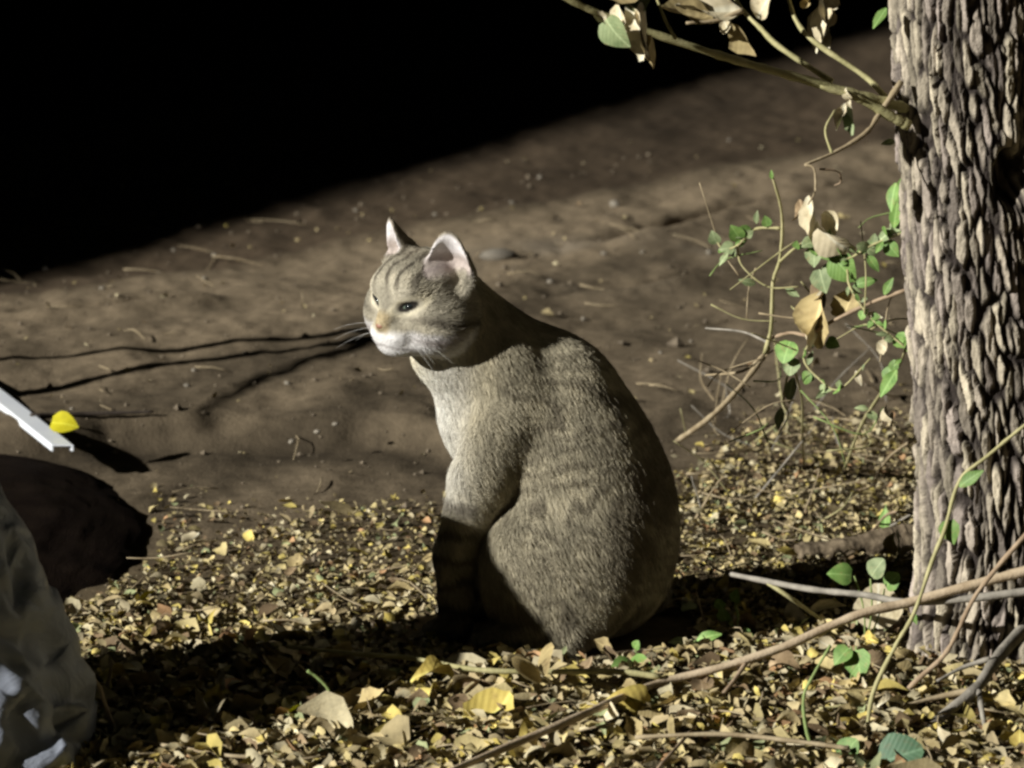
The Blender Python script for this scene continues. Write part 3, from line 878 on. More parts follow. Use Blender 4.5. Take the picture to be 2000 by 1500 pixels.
def leaf_mesh(kind, mat):
    key = (kind, mat)
    if key not in LEAF:
        k, v = kind
        if k == 'dry': me = single_leaf('dry_leaf', 0.58 + 0.1 * (v % 3), 0.45 + 0.3 * (v % 2), [1.8, -1.5, 2.4, 0.7][v % 4], [1.6, -1.3, 0.7][v % 3], 0.14, 500 + v, 9)
        elif k == 'heart': me = single_leaf('heart_leaf', 0.85, 0.22, -0.7 + 0.3 * (v % 3), 0.2, 0.03, 520 + v, 9, 'heart')
        elif k == 'round': me = single_leaf('round_leaf', 0.95, 0.15, -0.4, 0.2, 0.03, 540 + v, 9, 'round')
        else: me = single_leaf('slim_leaf', 0.42, 0.3, -0.8 + 0.4 * (v % 3), 0.3, 0.04, 560 + v, 8)
        me.materials.append(M[mat])
        LEAF[key] = me
    return LEAF[key]
def face_quat(along, normal):
    x = Vector(along).normalized(); z = Vector(normal); z = (z - x * z.dot(x)).normalized(); y = z.cross(x)
    m = Matrix((x, y, z)).transposed()
    return m.to_quaternion()
def put_leaf(parent, base, root, kind, mat, pos, along, normal, size, name='leaf'):
    o = obj(name, leaf_mesh(kind, mat), None, parent, tuple(np.asarray(pos) - root), face_quat(along, normal))
    o.scale = (size, size, size)
    return o
# tree crown above the picture
nl = 2600
cpos = np.array(limb_ends)[rng.integers(0, len(limb_ends), nl)] + rng.normal(0, 0.28, (nl, 3))
Vc, Fc = leaf_arrays(nl, rng.uniform(0.06, 0.11, nl), cpos - tree_base, quat_ypr(rng.uniform(0, 6.3, nl), rng.normal(0, 0.6, nl), rng.normal(0, 0.6, nl)),
                     np.full(nl, 0.55), np.full(nl, 0.2), rng.normal(0, 0.6, nl), rng.normal(0, 0.3, nl))
crown = obj('crown', mesh_from('crown', Vc, Fc), M['green_leaf'], tree)
crown['kind'] = 'stuff'

# ------------------------------------------------------------------ branches on the tree
def stem(name, parent, root, pts, r0, r1, mat, n=6, sides=7, knob=0.20):
    Vs, Fs = tube([np.asarray(p) - root for p in pts], r0, r1, n, sides, knob)
    return obj(name, mesh_from(name, Vs, Fs), M[mat], parent)
def pix(pts, y0, y1):
    n = len(pts)
    return [at(px, py, y0 + (y1 - y0) * i / max(n - 1, 1)) for i, (px, py) in enumerate(pts)]
TW = lambda px, py, Y=-0.01: at(px, py, Y)
br = stem('branch', tree, tree_base, pix([(1770, 212), (1730, 200), (1662, 182), (1577, 157), (1473, 128), (1370, 97), (1275, 65), (1172, 27), (1100, -6), (1000, -60)], -0.02, -0.16), 0.0058, 0.0028, 'olive_stem')
br2 = stem('branch', tree, tree_base, pix([(1775, 245), (1743, 229), (1700, 205), (1662, 187), (1600, 168)], -0.04, -0.065), 0.0058, 0.003, 'olive_stem')
t1 = stem('twig', br, tree_base, pix([(1625, 160), (1523, 92), (1485, 55), (1451, 20), (1420, -30)], -0.05, 0.03), 0.0032, 0.0018, 'olive_stem')
t2 = stem('twig', br, tree_base, pix([(1730, 190), (1690, 150), (1590, 81), (1555, 40), (1541, 0), (1530, -40)], -0.02, 0.06), 0.0034, 0.0018, 'olive_stem')
t3 = stem('branch', tree, tree_base, pix([(1760, 160), (1716, 225), (1690, 261), (1631, 297), (1572, 322)], -0.03, -0.12), 0.0034, 0.0016, 'tan_stem')
t4 = stem('twig', br, tree_base, pix([(1320, 76), (1300, 40), (1280, -10)], -0.14, -0.12), 0.002, 0.0012, 'olive_stem')
t5 = stem('twig', t3, tree_base, pix([(1625, 300), (1612, 255), (1630, 215)], -0.10, -0.07), 0.0016, 0.0010, 'olive_stem')
t6 = stem('twig', t3, tree_base, pix([(1572, 322), (1590, 330), (1592, 372), (1578, 400)], -0.12, -0.13), 0.0014, 0.0008, 'tan_stem')
t7 = stem('twig', br, tree_base, pix([(1451, 20), (1400, 40), (1340, 45)], 0.0, -0.02), 0.0028, 0.0016, 'tan_stem')
t8 = stem('twig', t3, tree_base, pix([(1600, 330), (1636, 335), (1642, 355), (1630, 362)], -0.11, -0.09), 0.0012, 0.0007, 'brown_stem')
for (par, px, py, Y, k, mat, al, no, sz) in [
        (br, 1215, 0, -0.15, ('dry', 0), 'pale_leaf', (0.5, -0.3, -0.9), (-0.5, -0.8, 0.2), 0.045),
        (br, 1250, -10, -0.15, ('dry', 1), 'pale_leaf', (0.1, -0.3, -1), (-0.7, -0.7, 0.2), 0.046),
        (br, 1180, 30, -0.17, ('heart', 0), 'dull_green_leaf', (0.4, -0.2, -0.5), (-0.4, -0.9, 0.3), 0.028),
        (br, 1268, 60, -0.15, ('dry', 2), 'tan_leaf', (0.2, -0.2, -1), (-0.8, -0.5, 0), 0.026),
        (br, 1150, -5, -0.16, ('dry', 3), 'tan_leaf', (0.8, -0.1, 0.1), (-0.2, -0.9, 0.3), 0.04),
        (t1, 1462, 15, 0.0, ('dry', 3), 'pale_leaf', (-1, -0.1, 0.0), (-0.2, -0.8, 0.5), 0.052),
        (t1, 1405, 30, 0.0, ('dry', 0), 'tan_leaf', (-0.8, -0.2, 0.1), (-0.1, -0.8, 0.5), 0.045),
        (t1, 1420, 42, 0.01, ('dry', 2), 'tan_leaf', (0.6, -0.2, -0.6), (-0.6, -0.7, 0.3), 0.032),
        (t1, 1392, -10, 0.01, ('heart', 1), 'dull_green_leaf', (0.1, -0.1, 1), (-0.5, -0.8, 0.1), 0.035),
        (t2, 1600, -12, 0.05, ('dry', 1), 'pale_leaf', (0.15, -0.2, -0.7), (-0.5, -0.8, 0.2), 0.042),
        (t2, 1618, 5, 0.05, ('heart', 2), 'pale_leaf', (-0.2, -0.2, -0.8), (-0.6, -0.8, 0.2), 0.036),
        (t2, 1574, 10, 0.04, ('dry', 2), 'tan_leaf', (0.3, -0.2, 0.8), (-0.6, -0.7, 0.2), 0.024),
        (br2, 1655, 190, -0.06, ('dry', 1), 'dull_green_leaf', (0.2, -0.2, -1), (-0.6, -0.8, 0.1), 0.027),
        (br2, 1650, 195, -0.06, ('dry', 0), 'pale_leaf', (-0.2, -0.2, -0.9), (-0.4, -0.9, 0.1), 0.022)]:
    no = (no[0] - 0.5, no[1] * 0.7, no[2]); k = ('dry', 3 + 4 * (k[1] % 3)) if k[0] == 'dry' else k
    put_leaf(par, None, tree_base, k, mat, at(px, py, Y), al, no, sz * 1.5)
    for q_ in range(1):
        put_leaf(par, None, tree_base, ('dry', int(rng.integers(0, 12))), ['pale_leaf', 'tan_leaf', 'dull_green_leaf'][rng.integers(0, 3)], at(px + rng.normal(0, 16), py + rng.normal(0, 10), Y), (rng.normal(), -0.2, rng.normal()), (-0.5, -0.8, 0.3), sz * rng.uniform(0.5, 0.95))
for (px, py, k, al, sz, mat) in [(1752, 276, ('slim', 0), (-0.9, -0.3, -0.1), 0.018, 'dull_green_leaf'), (1752, 350, ('slim', 1), (-0.2, -0.4, -0.9), 0.035, 'green_leaf'),
                            (1735, 10, ('slim', 2), (-0.5, -0.4, -0.7), 0.030, 'green_leaf'), (1725, -25, ('slim', 2), (0.1, -0.4, 0.7), 0.030, 'green_leaf')]:
    put_leaf(trunk, None, tree_base, k, mat, at(px, py, -0.03), al, (-0.6, -0.8, 0.2), sz, 'sprout_leaf')

# ================================================================== LEAFY VINE beside the trunk
vb = drop(1480, 905)
vine = empty('leafy_vine', vb)
tag(vine, 'straggly green vine with dead curled leaves climbing beside the bark', 'vine')
VY = vb[1]
def vstem(pts, y0, y1, r0, r1, mat, parent=vine, name='stem'):
    return stem(name, parent, vb, pix(pts, y0, y1), r0, r1, mat)
s1 = vstem([(1322, 862), (1386, 816), (1440, 762), (1486, 704), (1500, 680)], VY - 0.01, 0.18, 0.0036, 0.003, 'tan_stem')
s2 = vstem([(1494, 690), (1506, 640), (1510, 552), (1522, 512), (1528, 450), (1524, 400), (1508, 343)], 0.18, 0.12, 0.0024, 0.0014, 'olive_stem')
s3 = vstem([(1524, 446), (1490, 445), (1466, 452), (1440, 480), (1412, 486), (1398, 466)], 0.14, 0.16, 0.0018, 0.0010, 'olive_stem', s2, 'shoot')
s4 = vstem([(1378, 641), (1450, 648), (1498, 668)], 0.33, 0.18, 0.0011, 0.0017, 'grey_stem')
s5 = vstem([(1378, 733), (1450, 725), (1490, 695)], 0.33, 0.18, 0.0013, 0.0020, 'tan_stem')
s6 = vstem([(1522, 512), (1560, 480), (1600, 470), (1650, 505), (1700, 480), (1762, 455)], 0.13, 0.08, 0.0016, 0.0012, 'olive_stem', s2, 'shoot')
s7 = vstem([(1506, 660), (1545, 650), (1580, 655), (1610, 636), (1690, 596), (1770, 566)], 0.18, 0.06, 0.0020, 0.0022, 'brown_stem')
s8 = vstem([(1650, 916), (1682, 832), (1718, 772), (1762, 700), (1775, 650)], drop(1650, 916)[1], 0.06, 0.0022, 0.0014, 'olive_stem')
s9 = vstem([(1714, 924), (1740, 890), (1782, 860), (1800, 850)], drop(1714, 924)[1], 0.1, 0.0020, 0.0014, 'tan_stem')
s10 = vstem([(1570, 912), (1567, 850), (1566, 780), (1550, 720), (1530, 690)], drop(1570, 912)[1], 0.2, 0.0013, 0.0012, 'olive_stem')
s11 = vstem([(1545, 700), (1530, 780), (1540, 810), (1520, 850)], 0.2, 0.26, 0.0012, 0.0008, 'olive_stem')
s12 = vstem([(1600, 540), (1650, 520), (1660, 560), (1700, 620), (1770, 680)], 0.12, 0.06, 0.0014, 0.0010, 'olive_stem')
s13 = vstem([(1592, 650), (1570, 700), (1600, 740), (1640, 760), (1700, 700)], 0.17, 0.12, 0.0014, 0.0009, 'olive_stem')
s14 = vstem([(1440, 480), (1450, 520), (1500, 560), (1560, 560)], 0.15, 0.13, 0.0011, 0.0009, 'olive_stem', s2, 'shoot')
lv = [(s3, 1402, 478, 0.16, ('heart', 0), 'dull_green_leaf', (-0.4, -0.2, 0.9), 0.018), (s3, 1448, 470, 0.15, ('heart', 1), 'green_leaf', (-0.4, -0.2, 0.6), 0.022),
      (s3, 1478, 440, 0.15, ('slim', 0), 'dull_green_leaf', (0.0, -0.2, 1), 0.017), (s3, 1424, 492, 0.15, ('slim', 1), 'dull_green_leaf', (-0.6, -0.2, -0.8), 0.018),
      (s6, 1590, 478, 0.12, ('heart', 2), 'dull_green_leaf', (0.0, -0.3, -1), 0.024), (s6, 1625, 495, 0.11, ('heart', 0), 'green_leaf', (0.6, -0.3, -0.7), 0.040),
      (s12, 1600, 520, 0.12, ('heart', 1), 'dull_green_leaf', (0.2, -0.3, -0.8), 0.030), (s6, 1670, 498, 0.1, ('slim', 2), 'green_leaf', (0.5, -0.2, 0.4), 0.024),
      (s6, 1690, 492, 0.1, ('slim', 0), 'green_leaf', (0.5, -0.2, -0.7), 0.026), (s6, 1710, 476, 0.09, ('slim', 1), 'dull_green_leaf', (0.7, -0.2, 0.6), 0.030),
      (s6, 1730, 470, 0.09, ('heart', 1), 'green_leaf', (0.5, -0.3, -0.6), 0.022), (s6, 1745, 452, 0.08, ('slim', 2), 'green_leaf', (0.1, -0.2, 1), 0.034),
      (s6, 1640, 500, 0.11, ('slim', 2), 'dull_green_leaf', (0.4, -0.2, 0.8), 0.020), (s12, 1662, 560, 0.1, ('slim', 0), 'green_leaf', (0.9, -0.2, 0.3), 0.030),
      (s7, 1545, 662, 0.17, ('round', 0), 'green_leaf', (-0.3, -0.4, -0.8), 0.028), (s7, 1550, 695, 0.17, ('round', 1), 'dull_green_leaf', (-0.2, -0.4, -0.9), 0.022),
      (s7, 1612, 664, 0.15, ('heart', 0), 'green_leaf', (0.8, -0.4, -0.3), 0.018), (s12, 1690, 612, 0.1, ('slim', 1), 'pale_leaf', (0.6, -0.3, -0.1), 0.020),
      (s12, 1745, 655, 0.07, ('heart', 2), 'green_leaf', (0.5, -0.3, -0.3), 0.022), (s13, 1670, 720, 0.13, ('slim', 0), 'pale_leaf', (0.3, -0.2, -0.8), 0.020),
      (s8, 1755, 715, 0.07, ('slim', 2), 'green_leaf', (-0.5, -0.3, -0.8), 0.038), (s7, 1725, 580, 0.07, ('slim', 1), 'green_leaf', (0.4, -0.2, 0.9), 0.024),
      (s10, 1552, 730, 0.2, ('slim', 0), 'dull_green_leaf', (-0.2, -0.2, -1), 0.034), (s6, 1752, 400, 0.07, ('slim', 0), 'green_leaf', (0.1, -0.2, 1), 0.03),
      (s2, 1508, 352, 0.12, ('slim', 0), 'green_leaf', (-0.1, -0.2, 1), 0.012), (s14, 1480, 555, 0.14, ('slim', 1), 'dull_green_leaf', (-0.7, -0.2, 0.2), 0.022),
      (s14, 1530, 560, 0.14, ('slim', 2), 'dull_green_leaf', (0.7, -0.2, -0.4), 0.020), (s11, 1528, 790, 0.24, ('slim', 1), 'dull_green_leaf', (-0.2, -0.3, -1), 0.028)]
for (par, px, py, Y, k, mat, al, sz) in lv:
    put_leaf(par, None, vb, k, mat, at(px, py, Y), al, (-0.5 + 0.3 * random.random(), -0.8, 0.15 + 0.3 * random.random()), sz)
for (par, path, y0, y1, n_) in [(s6, [(1540, 495), (1600, 470), (1650, 505), (1700, 480), (1755, 456)], 0.12, 0.08, 16), (s12, [(1610, 535), (1650, 520), (1662, 562), (1700, 620), (1760, 672)], 0.12, 0.06, 10),
                               (s3, [(1500, 445), (1466, 452), (1440, 480), (1415, 486)], 0.14, 0.16, 6), (s13, [(1590, 655), (1570, 700), (1600, 740), (1640, 760), (1690, 710)], 0.17, 0.12, 8),
                               (s8, [(1700, 800), (1718, 772), (1762, 700), (1772, 660)], 0.1, 0.06, 6)]:
    C_ = smooth_path(pix(path, y0, y1), 8)
    for _ in range(int(n_ * 1.8)):
        p_ = C_[rng.integers(0, len(C_))]
        put_leaf(par, None, vb, (['slim', 'heart', 'round'][rng.integers(0, 3)], int(rng.integers(0, 3))), ['green_leaf', 'dull_green_leaf'][rng.integers(0, 2)], p_, (rng.normal(), rng.normal() * 0.4, rng.normal()), (-0.5 + rng.normal() * 0.4, -0.8, 0.3 + rng.normal() * 0.3), rng.uniform(0.009, 0.019))
for i in range(26):
    px, py, Y = rng.uniform(1400, 1760), rng.uniform(430, 860), rng.uniform(0.08, 0.25)
    p0 = at(px, py, Y); d = np.array([rng.normal(0, 1), rng.normal(0, 0.3), rng.normal(0, 0.9)]); d *= rng.uniform(0.02, 0.05) / np.linalg.norm(d)
    stem('tendril', [s2, s6, s7, s8, s10, s13][i % 6], vb, [p0 - d, p0 + rng.normal(0, 0.009, 3), p0 + d + rng.normal(0, 0.008, 3)], 0.0010, 0.0006, ['olive_stem', 'green_stem', 'tan_stem'][i % 3], 4, 5)
# the dead curled leaves hanging in the vine
for (par, px, py, Y, v, mat, al, no, sz) in [
        (s6, 1572, 372, 0.12, 3, 'pale_leaf', (0.25, -0.2, -1), (-0.7, -0.7, 0), 0.044), (s6, 1592, 420, 0.11, 1, 'pale_leaf', (0.8, -0.2, -0.8), (-0.5, -0.6, 0.5), 0.046),
        (s6, 1560, 385, 0.13, 0, 'brown_leaf', (-0.1, -0.2, -1), (-0.7, -0.7, 0.2), 0.022), (s6, 1600, 415, 0.115, 2, 'pale_leaf', (0.5, -0.2, -0.5), (-0.7, -0.6, 0.2), 0.03),
        (s7, 1605, 552, 0.13, 3, 'pale_leaf', (-0.12, -0.2, -1), (-0.6, -0.75, 0.1), 0.055), (s7, 1622, 556, 0.135, 1, 'tan_leaf', (-0.25, -0.2, -1), (0.2, -0.9, 0.1), 0.056),
        (s7, 1570, 590, 0.14, 2, 'brown_leaf', (0.5, -0.2, 0.7), (-0.7, -0.7, 0.2), 0.034), (s7, 1550, 600, 0.14, 0, 'tan_leaf', (0.6, -0.2, -0.9), (-0.4, -0.8, 0.2), 0.038),
        (s7, 1655, 560, 0.12, 2, 'tan_leaf', (-0.2, -0.2, -0.9), (0.1, -0.9, 0.2), 0.034),
        (s12, 1710, 668, 0.1, 2, 'pale_leaf', (0.4, -0.2, -0.3), (-0.5, -0.8, 0.3), 0.016), (s8, 1735, 785, 0.1, 1, 'pale_leaf', (0.2, -0.2, -0.8), (-0.5, -0.8, 0.2), 0.020),
        (s8, 1742, 800, 0.1, 3, 'pale_leaf', (0.0, -0.2, -0.8), (-0.7, -0.7, 0.2), 0.016)]:
    put_leaf(par, None, vb, ('dry', v), mat, at(px, py, Y), al, (no[0] - 0.5, no[1] * 0.6, no[2] + 0.1), sz * 1.4, 'dead_leaf')

# ================================================================== LITTER AND THINGS ON THE GROUND
def inside_things(x, y):
    q = np.array([x, y]) - CORG[:2]
    u, v = q @ CF[:2], q @ CL[:2]
    if (u / 0.15) ** 2 + (v / 0.125) ** 2 < 1: return True
    if ((x + 0.69) / 0.295) ** 2 + ((y - 0.45) / 0.47) ** 2 < 1: return True
    return math.hypot(x - tree_base[0], y - tree_base[1]) < 0.09
PAL = np.array([(0.47, 0.39, 0.19), (0.55, 0.45, 0.14), (0.42, 0.345, 0.19), (0.33, 0.265, 0.15), (0.52, 0.46, 0.30), (0.18, 0.125, 0.07), (0.36, 0.31, 0.20), (0.38, 0.23, 0.12), (0.28, 0.31, 0.16)])
PALW = np.array([0.21, 0.10, 0.20, 0.15, 0.13, 0.07, 0.08, 0.02, 0.04])
def scatter_litter(n):
    X = rng.uniform(-1.15, 1.25, n * 3); Y = rng.uniform(-1.1, 1.15, n * 3)
    keep = rng.random(n * 3) < litter_density(X, Y) * sstep(-1.1, -0.65, Y) * sstep(-1.15, -0.75, X) * sstep(1.25, 0.8, X) * (0.45 + 0.55 * sstep(-0.5, 0.4, fbm(X * 8, Y * 6, 0, 3, 88)) + 0.2)
    X, Y = X[keep][:n], Y[keep][:n]
    ok = np.array([not inside_things(a, b) for a, b in zip(X, Y)])
    return X[ok], Y[ok]
X, Y = scatter_litter(56000)
X = np.concatenate([X, rng.uniform(-0.8, 0.9, 420)]); Y = np.concatenate([Y, 2.6 * rng.random(420) ** 1.3 + 0.45])   # a few blown onto the bare soil
nL = len(X)
near = sstep(0.45, -0.45, Y)
size = (0.0082 + 0.0115 * near) * rng.lognormal(0, 0.45, nL)
lay = rng.random(nL)
Z = ground_h(X, Y) + 0.002 + 0.014 * lay * (0.4 + 0.6 * near) * litter_density(X, Y)
rot = quat_ypr(rng.uniform(0, 6.3, nL), rng.normal(0, 0.42, nL), rng.normal(0, 0.5, nL))
Vl, Fl = leaf_arrays(nL, size, np.stack([X, Y, Z], -1), rot, rng.uniform(0.4, 0.8, nL), rng.uniform(0.1, 0.9, nL), rng.normal(0, 1.3, nL), rng.normal(0, 0.8, nL), 0.25)
lc = PAL[rng.choice(len(PAL), nL, p=PALW)] * rng.uniform(0.75, 1.3, (nL, 1))
lc = lc * (1 - 0.35 * (lay < 0.3))[:, None]                         # leaves of the lowest layer are darker
lit = obj('leaf_litter', mesh_from('leaf_litter', Vl, Fl, True, np.repeat(lc, 15, 0)), M['litter'])
tag(lit, 'thick carpet of small dry yellow and brown leaves on the soil', 'leaf litter', kind='stuff')
# soil crumbs and stem bits
def crumbs(n):
    base = np.array([(1, 0, 0), (-1, 0, 0), (0, 1, 0), (0, -1, 0), (0, 0, 1), (0, 0, -1)], float)
    f = [(0, 2, 4), (2, 1, 4), (1, 3, 4), (3, 0, 4), (2, 0, 5), (1, 2, 5), (3, 1, 5), (0, 3, 5)]
    X = rng.uniform(-0.8, 0.9, n); Y = 3.2 * rng.random(n) ** 1.4 - 0.3
    s = rng.lognormal(0, 0.5, n) * 0.0019
    V = base[None] * s[:, None, None] * rng.uniform(0.5, 1.3, (n, 6, 3))
    V[:, :, 2] *= 0.7
    V = V + np.stack([X, Y, ground_h(X, Y) + s * 0.3], -1)[:, None]
    F = (np.array(f)[None] + (np.arange(n) * 6)[:, None, None]).reshape(-1, 3)
    return V.reshape(-1, 3), F
Vl, Fl = crumbs(2200)
cr = obj('soil_crumbs', mesh_from('soil_crumbs', Vl, Fl, False), M['crumb'])
tag(cr, 'fine crumbs of dry soil scattered over the bare ground', 'soil crumbs', kind='stuff')
def bits(n):
    Vs, Fs, o = [], [], 0
    X, Y = scatter_litter(n)
    X = np.concatenate([X, rng.uniform(-0.7, 0.9, 90)]); Y = np.concatenate([Y, 1.8 * rng.random(90) + 0.6])
    for x, y in zip(X, Y):
        L = rng.uniform(0.02, 0.10); a = rng.uniform(0, 6.3); z = gz(x, y) + (rng.uniform(0.008, 0.022) if litter_density(x, y) > 0.3 else 0.003)
        d = np.array([math.cos(a), math.sin(a), rng.normal(0, 0.15)]) * L / 2
        mid = np.array([x, y, z]) + rng.normal(0, 0.004, 3)
        v, f = tube([np.array([x, y, z]) - d, mid, np.array([x, y, z]) + d], rng.uniform(0.0006, 0.0014), 0.0005, 2, 4, 0)
        Vs.append(v); Fs += [tuple(i + o for i in q) for q in f]; o += len(v)
    return np.concatenate(Vs), Fs
Vl, Fl = bits(420)
bt = obj('stem_litter', mesh_from('stem_litter', Vl, Fl), M['tan_stem'])
tag(bt, 'thin broken straw and stem bits mixed into the leaf litter', 'stem litter', kind='stuff')
# the larger fallen leaves, one by one
cnt = 0; spots = []
KIND = [('tan_leaf', 'tan dry curled leaf lying on the litter', 'tan leaves fallen on the litter', 0.47), ('yellow_leaf', 'yellow dry curled leaf lying on the litter', 'yellow leaves fallen on the litter', 0.17),
        ('brown_leaf', 'dark brown dry curled leaf lying on the litter', 'brown leaves fallen on the litter', 0.20), ('pale_leaf', 'pale bleached dry curled leaf lying on the litter', 'bleached leaves fallen on the litter', 0.16)]
while cnt < 285:
    px, py = rng.uniform(0, 2000), 1000 + 500 * rng.random() ** 0.55
    p = drop(px, py)
    if inside_things(p[0], p[1]) or rng.random() > litter_density(p[0], p[1]): continue
    if px < 250 and py < 1450: continue
    if any((p[0] - q[0]) ** 2 + (p[1] - q[1]) ** 2 < 0.018 ** 2 for q in spots): continue
    spots.append(p); cnt += 1
    mat, lab, grp, w_ = KIND[rng.choice(4, p=[k[3] for k in KIND])]
    sz = (0.020 + 0.016 * sstep(1000, 1450, py)) * rng.lognormal(0, 0.28)
    q = quat_ypr(np.array([rng.uniform(0, 6.3)]), np.array([rng.normal(0, 0.35)]), np.array([rng.normal(0, 0.45)]))[0]
    o = obj('fallen_leaf', leaf_mesh(('dry', int(rng.integers(0, 12))), mat), None, None, (p[0], p[1], p[2] + 0.008 + 0.007 * rng.random()), Quaternion(q))
    o.scale = (sz, sz, sz)
    near_ = min([('beside the cat', CORG[:2]), ('around the foot of the tree', tree_base[:2]), ('near the grey plastic bag', (-0.45, -0.33)), ('along the long brown branch', (0.12, -0.33)), ('behind the cat towards the vine', (0.3, 0.55))], key=lambda q: math.hypot(p[0] - q[1][0], p[1] - q[1][1]))[0]
    tag(o, lab.replace(' lying on the litter', ' in the litter ') + near_, 'leaf', grp)
def lone_leaf(name, label, px, py, k, mat, size, yaw, pitch=0.1, roll=0.0, lift=0.008):
    p = drop(px, py)
    q = quat_ypr(np.array([yaw]), np.array([pitch]), np.array([roll]))[0]
    o = obj(name, leaf_mesh(k, mat), None, None, (p[0], p[1], p[2] + lift), Quaternion(q)); o.scale = (size,) * 3
    return tag(o, label, 'leaf')
p = drop(95, 852)
o = obj('fallen_leaf', leaf_mesh(('heart', 0), 'lemon_leaf'), None, None, (p[0], p[1], p[2] + 0.016), face_quat((1, -0.25, -0.05), (-0.40, -0.62, 0.7))); o.scale = (0.038,) * 3
tag(o, 'bright lemon yellow fresh leaf beside the white plastic strip', 'leaf')
lone_leaf('fallen_leaf', 'beige flat dry leaf under the long brown fallen branch', 1575, 1222, ('heart', 1), 'pale_leaf', 0.045, 0.2, -0.2, -0.6, 0.012)
lone_leaf('fallen_leaf', 'large pinkish pale dry leaf standing by the root of the tree', 1714, 1250, ('round', 0), 'pale_leaf', 0.055, 1.5, -1.2, 0.0, 0.006)
lone_leaf('fallen_leaf', 'bright yellow leaf beyond the shadow of the grey bag', 272, 1200, ('heart', 2), 'lemon_leaf', 0.022, 0.3, -0.5, -0.6, 0.015)
lone_leaf('fallen_leaf', 'small lime yellow leaf in the litter below the cat shadow edge', 560, 1425, ('heart', 1), 'lemon_leaf', 0.024, 0.4, -0.4, -0.5, 0.015)
# pebbles and clods on the bare soil
def rock_mesh(seed):
    V, F = uvsphere(np.zeros(3), 1, 1, 1, np.eye(3), 5)
    n = 0.35 * fbm(V[:, 0] * 1.3 + seed * 7, V[:, 1] * 1.3, V[:, 2] * 1.3, 3, seed)
    V = V * (1 + n)[:, None] * np.array([1, 0.8, 0.62])
    return mesh_from('pebble', V, F)
ROCK = [rock_mesh(i) for i in range(5)]
for me in ROCK: me.materials.append(M['pebble'])
peb = [(90, 527, .006), (340, 490, .005), (418, 500, .006), (695, 412, .005), (1055, 348, .007), (1200, 402, .010), (1180, 497, .007), (1255, 494, .007), (1075, 552, .007), (1425, 275, .006), (1000, 398, .007), (850, 420, .006),
       (655, 830, .005), (620, 845, .007), (1385, 495, .006), (380, 725, .005), (365, 755, .006), (560, 750, .005), (200, 565, .006), (1140, 625, .007), (1290, 690, .006), (400, 545, .007), (480, 690, .005), (1350, 668, .006), (570, 865, .008), (140, 800, .006)]
for i, (px, py, s) in enumerate(peb):
    s *= rng.uniform(0.5, 0.95)
    p = drop(px, py)
    o = obj('pebble', ROCK[i % 5], None, None, (p[0], p[1], p[2] + s * 0.3), Quaternion((0, 0, 1), rng.uniform(0, 6)))
    o.scale = (s, s, s)
    tag(o, 'small pale pebble lying on the bare trodden soil', 'pebble', 'pebbles on the bare soil')

p = drop(975, 505)
o = obj('stone', ROCK[2], None, None, (p[0], p[1], p[2] + 0.004), Quaternion((0, 0, 1), 0.3)); o.scale = (0.027, 0.022, 0.016)
tag(o, 'flat rounded pinkish stone on the soil behind the cat ears', 'stone')

# ------------------------------------------------------------------ plastic bag, brown sack, white pipe
m, nt, b = nodes_of('grey_plastic')
tc = nt.nodes.new('ShaderNodeTexCoord'); nz = nt.nodes.new('ShaderNodeTexNoise'); nz.inputs['Scale'].default_value = 9
nt.links.new(tc.outputs['Object'], nz.inputs['Vector'])
rp = nt.nodes.new('ShaderNodeValToRGB'); rp.color_ramp.elements[0].color = (0.18, 0.20, 0.25, 1); rp.color_ramp.elements[1].color = (0.32, 0.35, 0.42, 1)
nt.links.new(nz.outputs['Fac'], rp.inputs['Fac']); nt.links.new(rp.outputs[0], b.inputs['Base Color'])
b.inputs['Roughness'].default_value = 0.45; b.inputs['Specular IOR Level'].default_value = 0.6
n2 = nt.nodes.new('ShaderNodeTexNoise'); n2.inputs['Scale'].default_value = 16; n2.inputs['Detail'].default_value = 5; n2.inputs['Distortion'].default_value = 2.2
nt.links.new(tc.outputs['Object'], n2.inputs['Vector'])
bp = nt.nodes.new('ShaderNodeBump'); bp.inputs['Strength'].default_value = 0.6; bp.inputs['Distance'].default_value = 0.007
nt.links.new(n2.outputs['Fac'], bp.inputs['Height']); nt.links.new(bp.outputs[0], b.inputs['Normal'])
M['grey_plastic'] = m
def ridged(x, y, z, seed, o=4):
    r, a, f = 0, 0.55, 1.0
    for i in range(o):
        r = r + a * (1 - np.abs(vnoise(x * f, y * f, z * f, seed + i * 5)) * 2); a *= 0.5; f *= 1.9
    return r
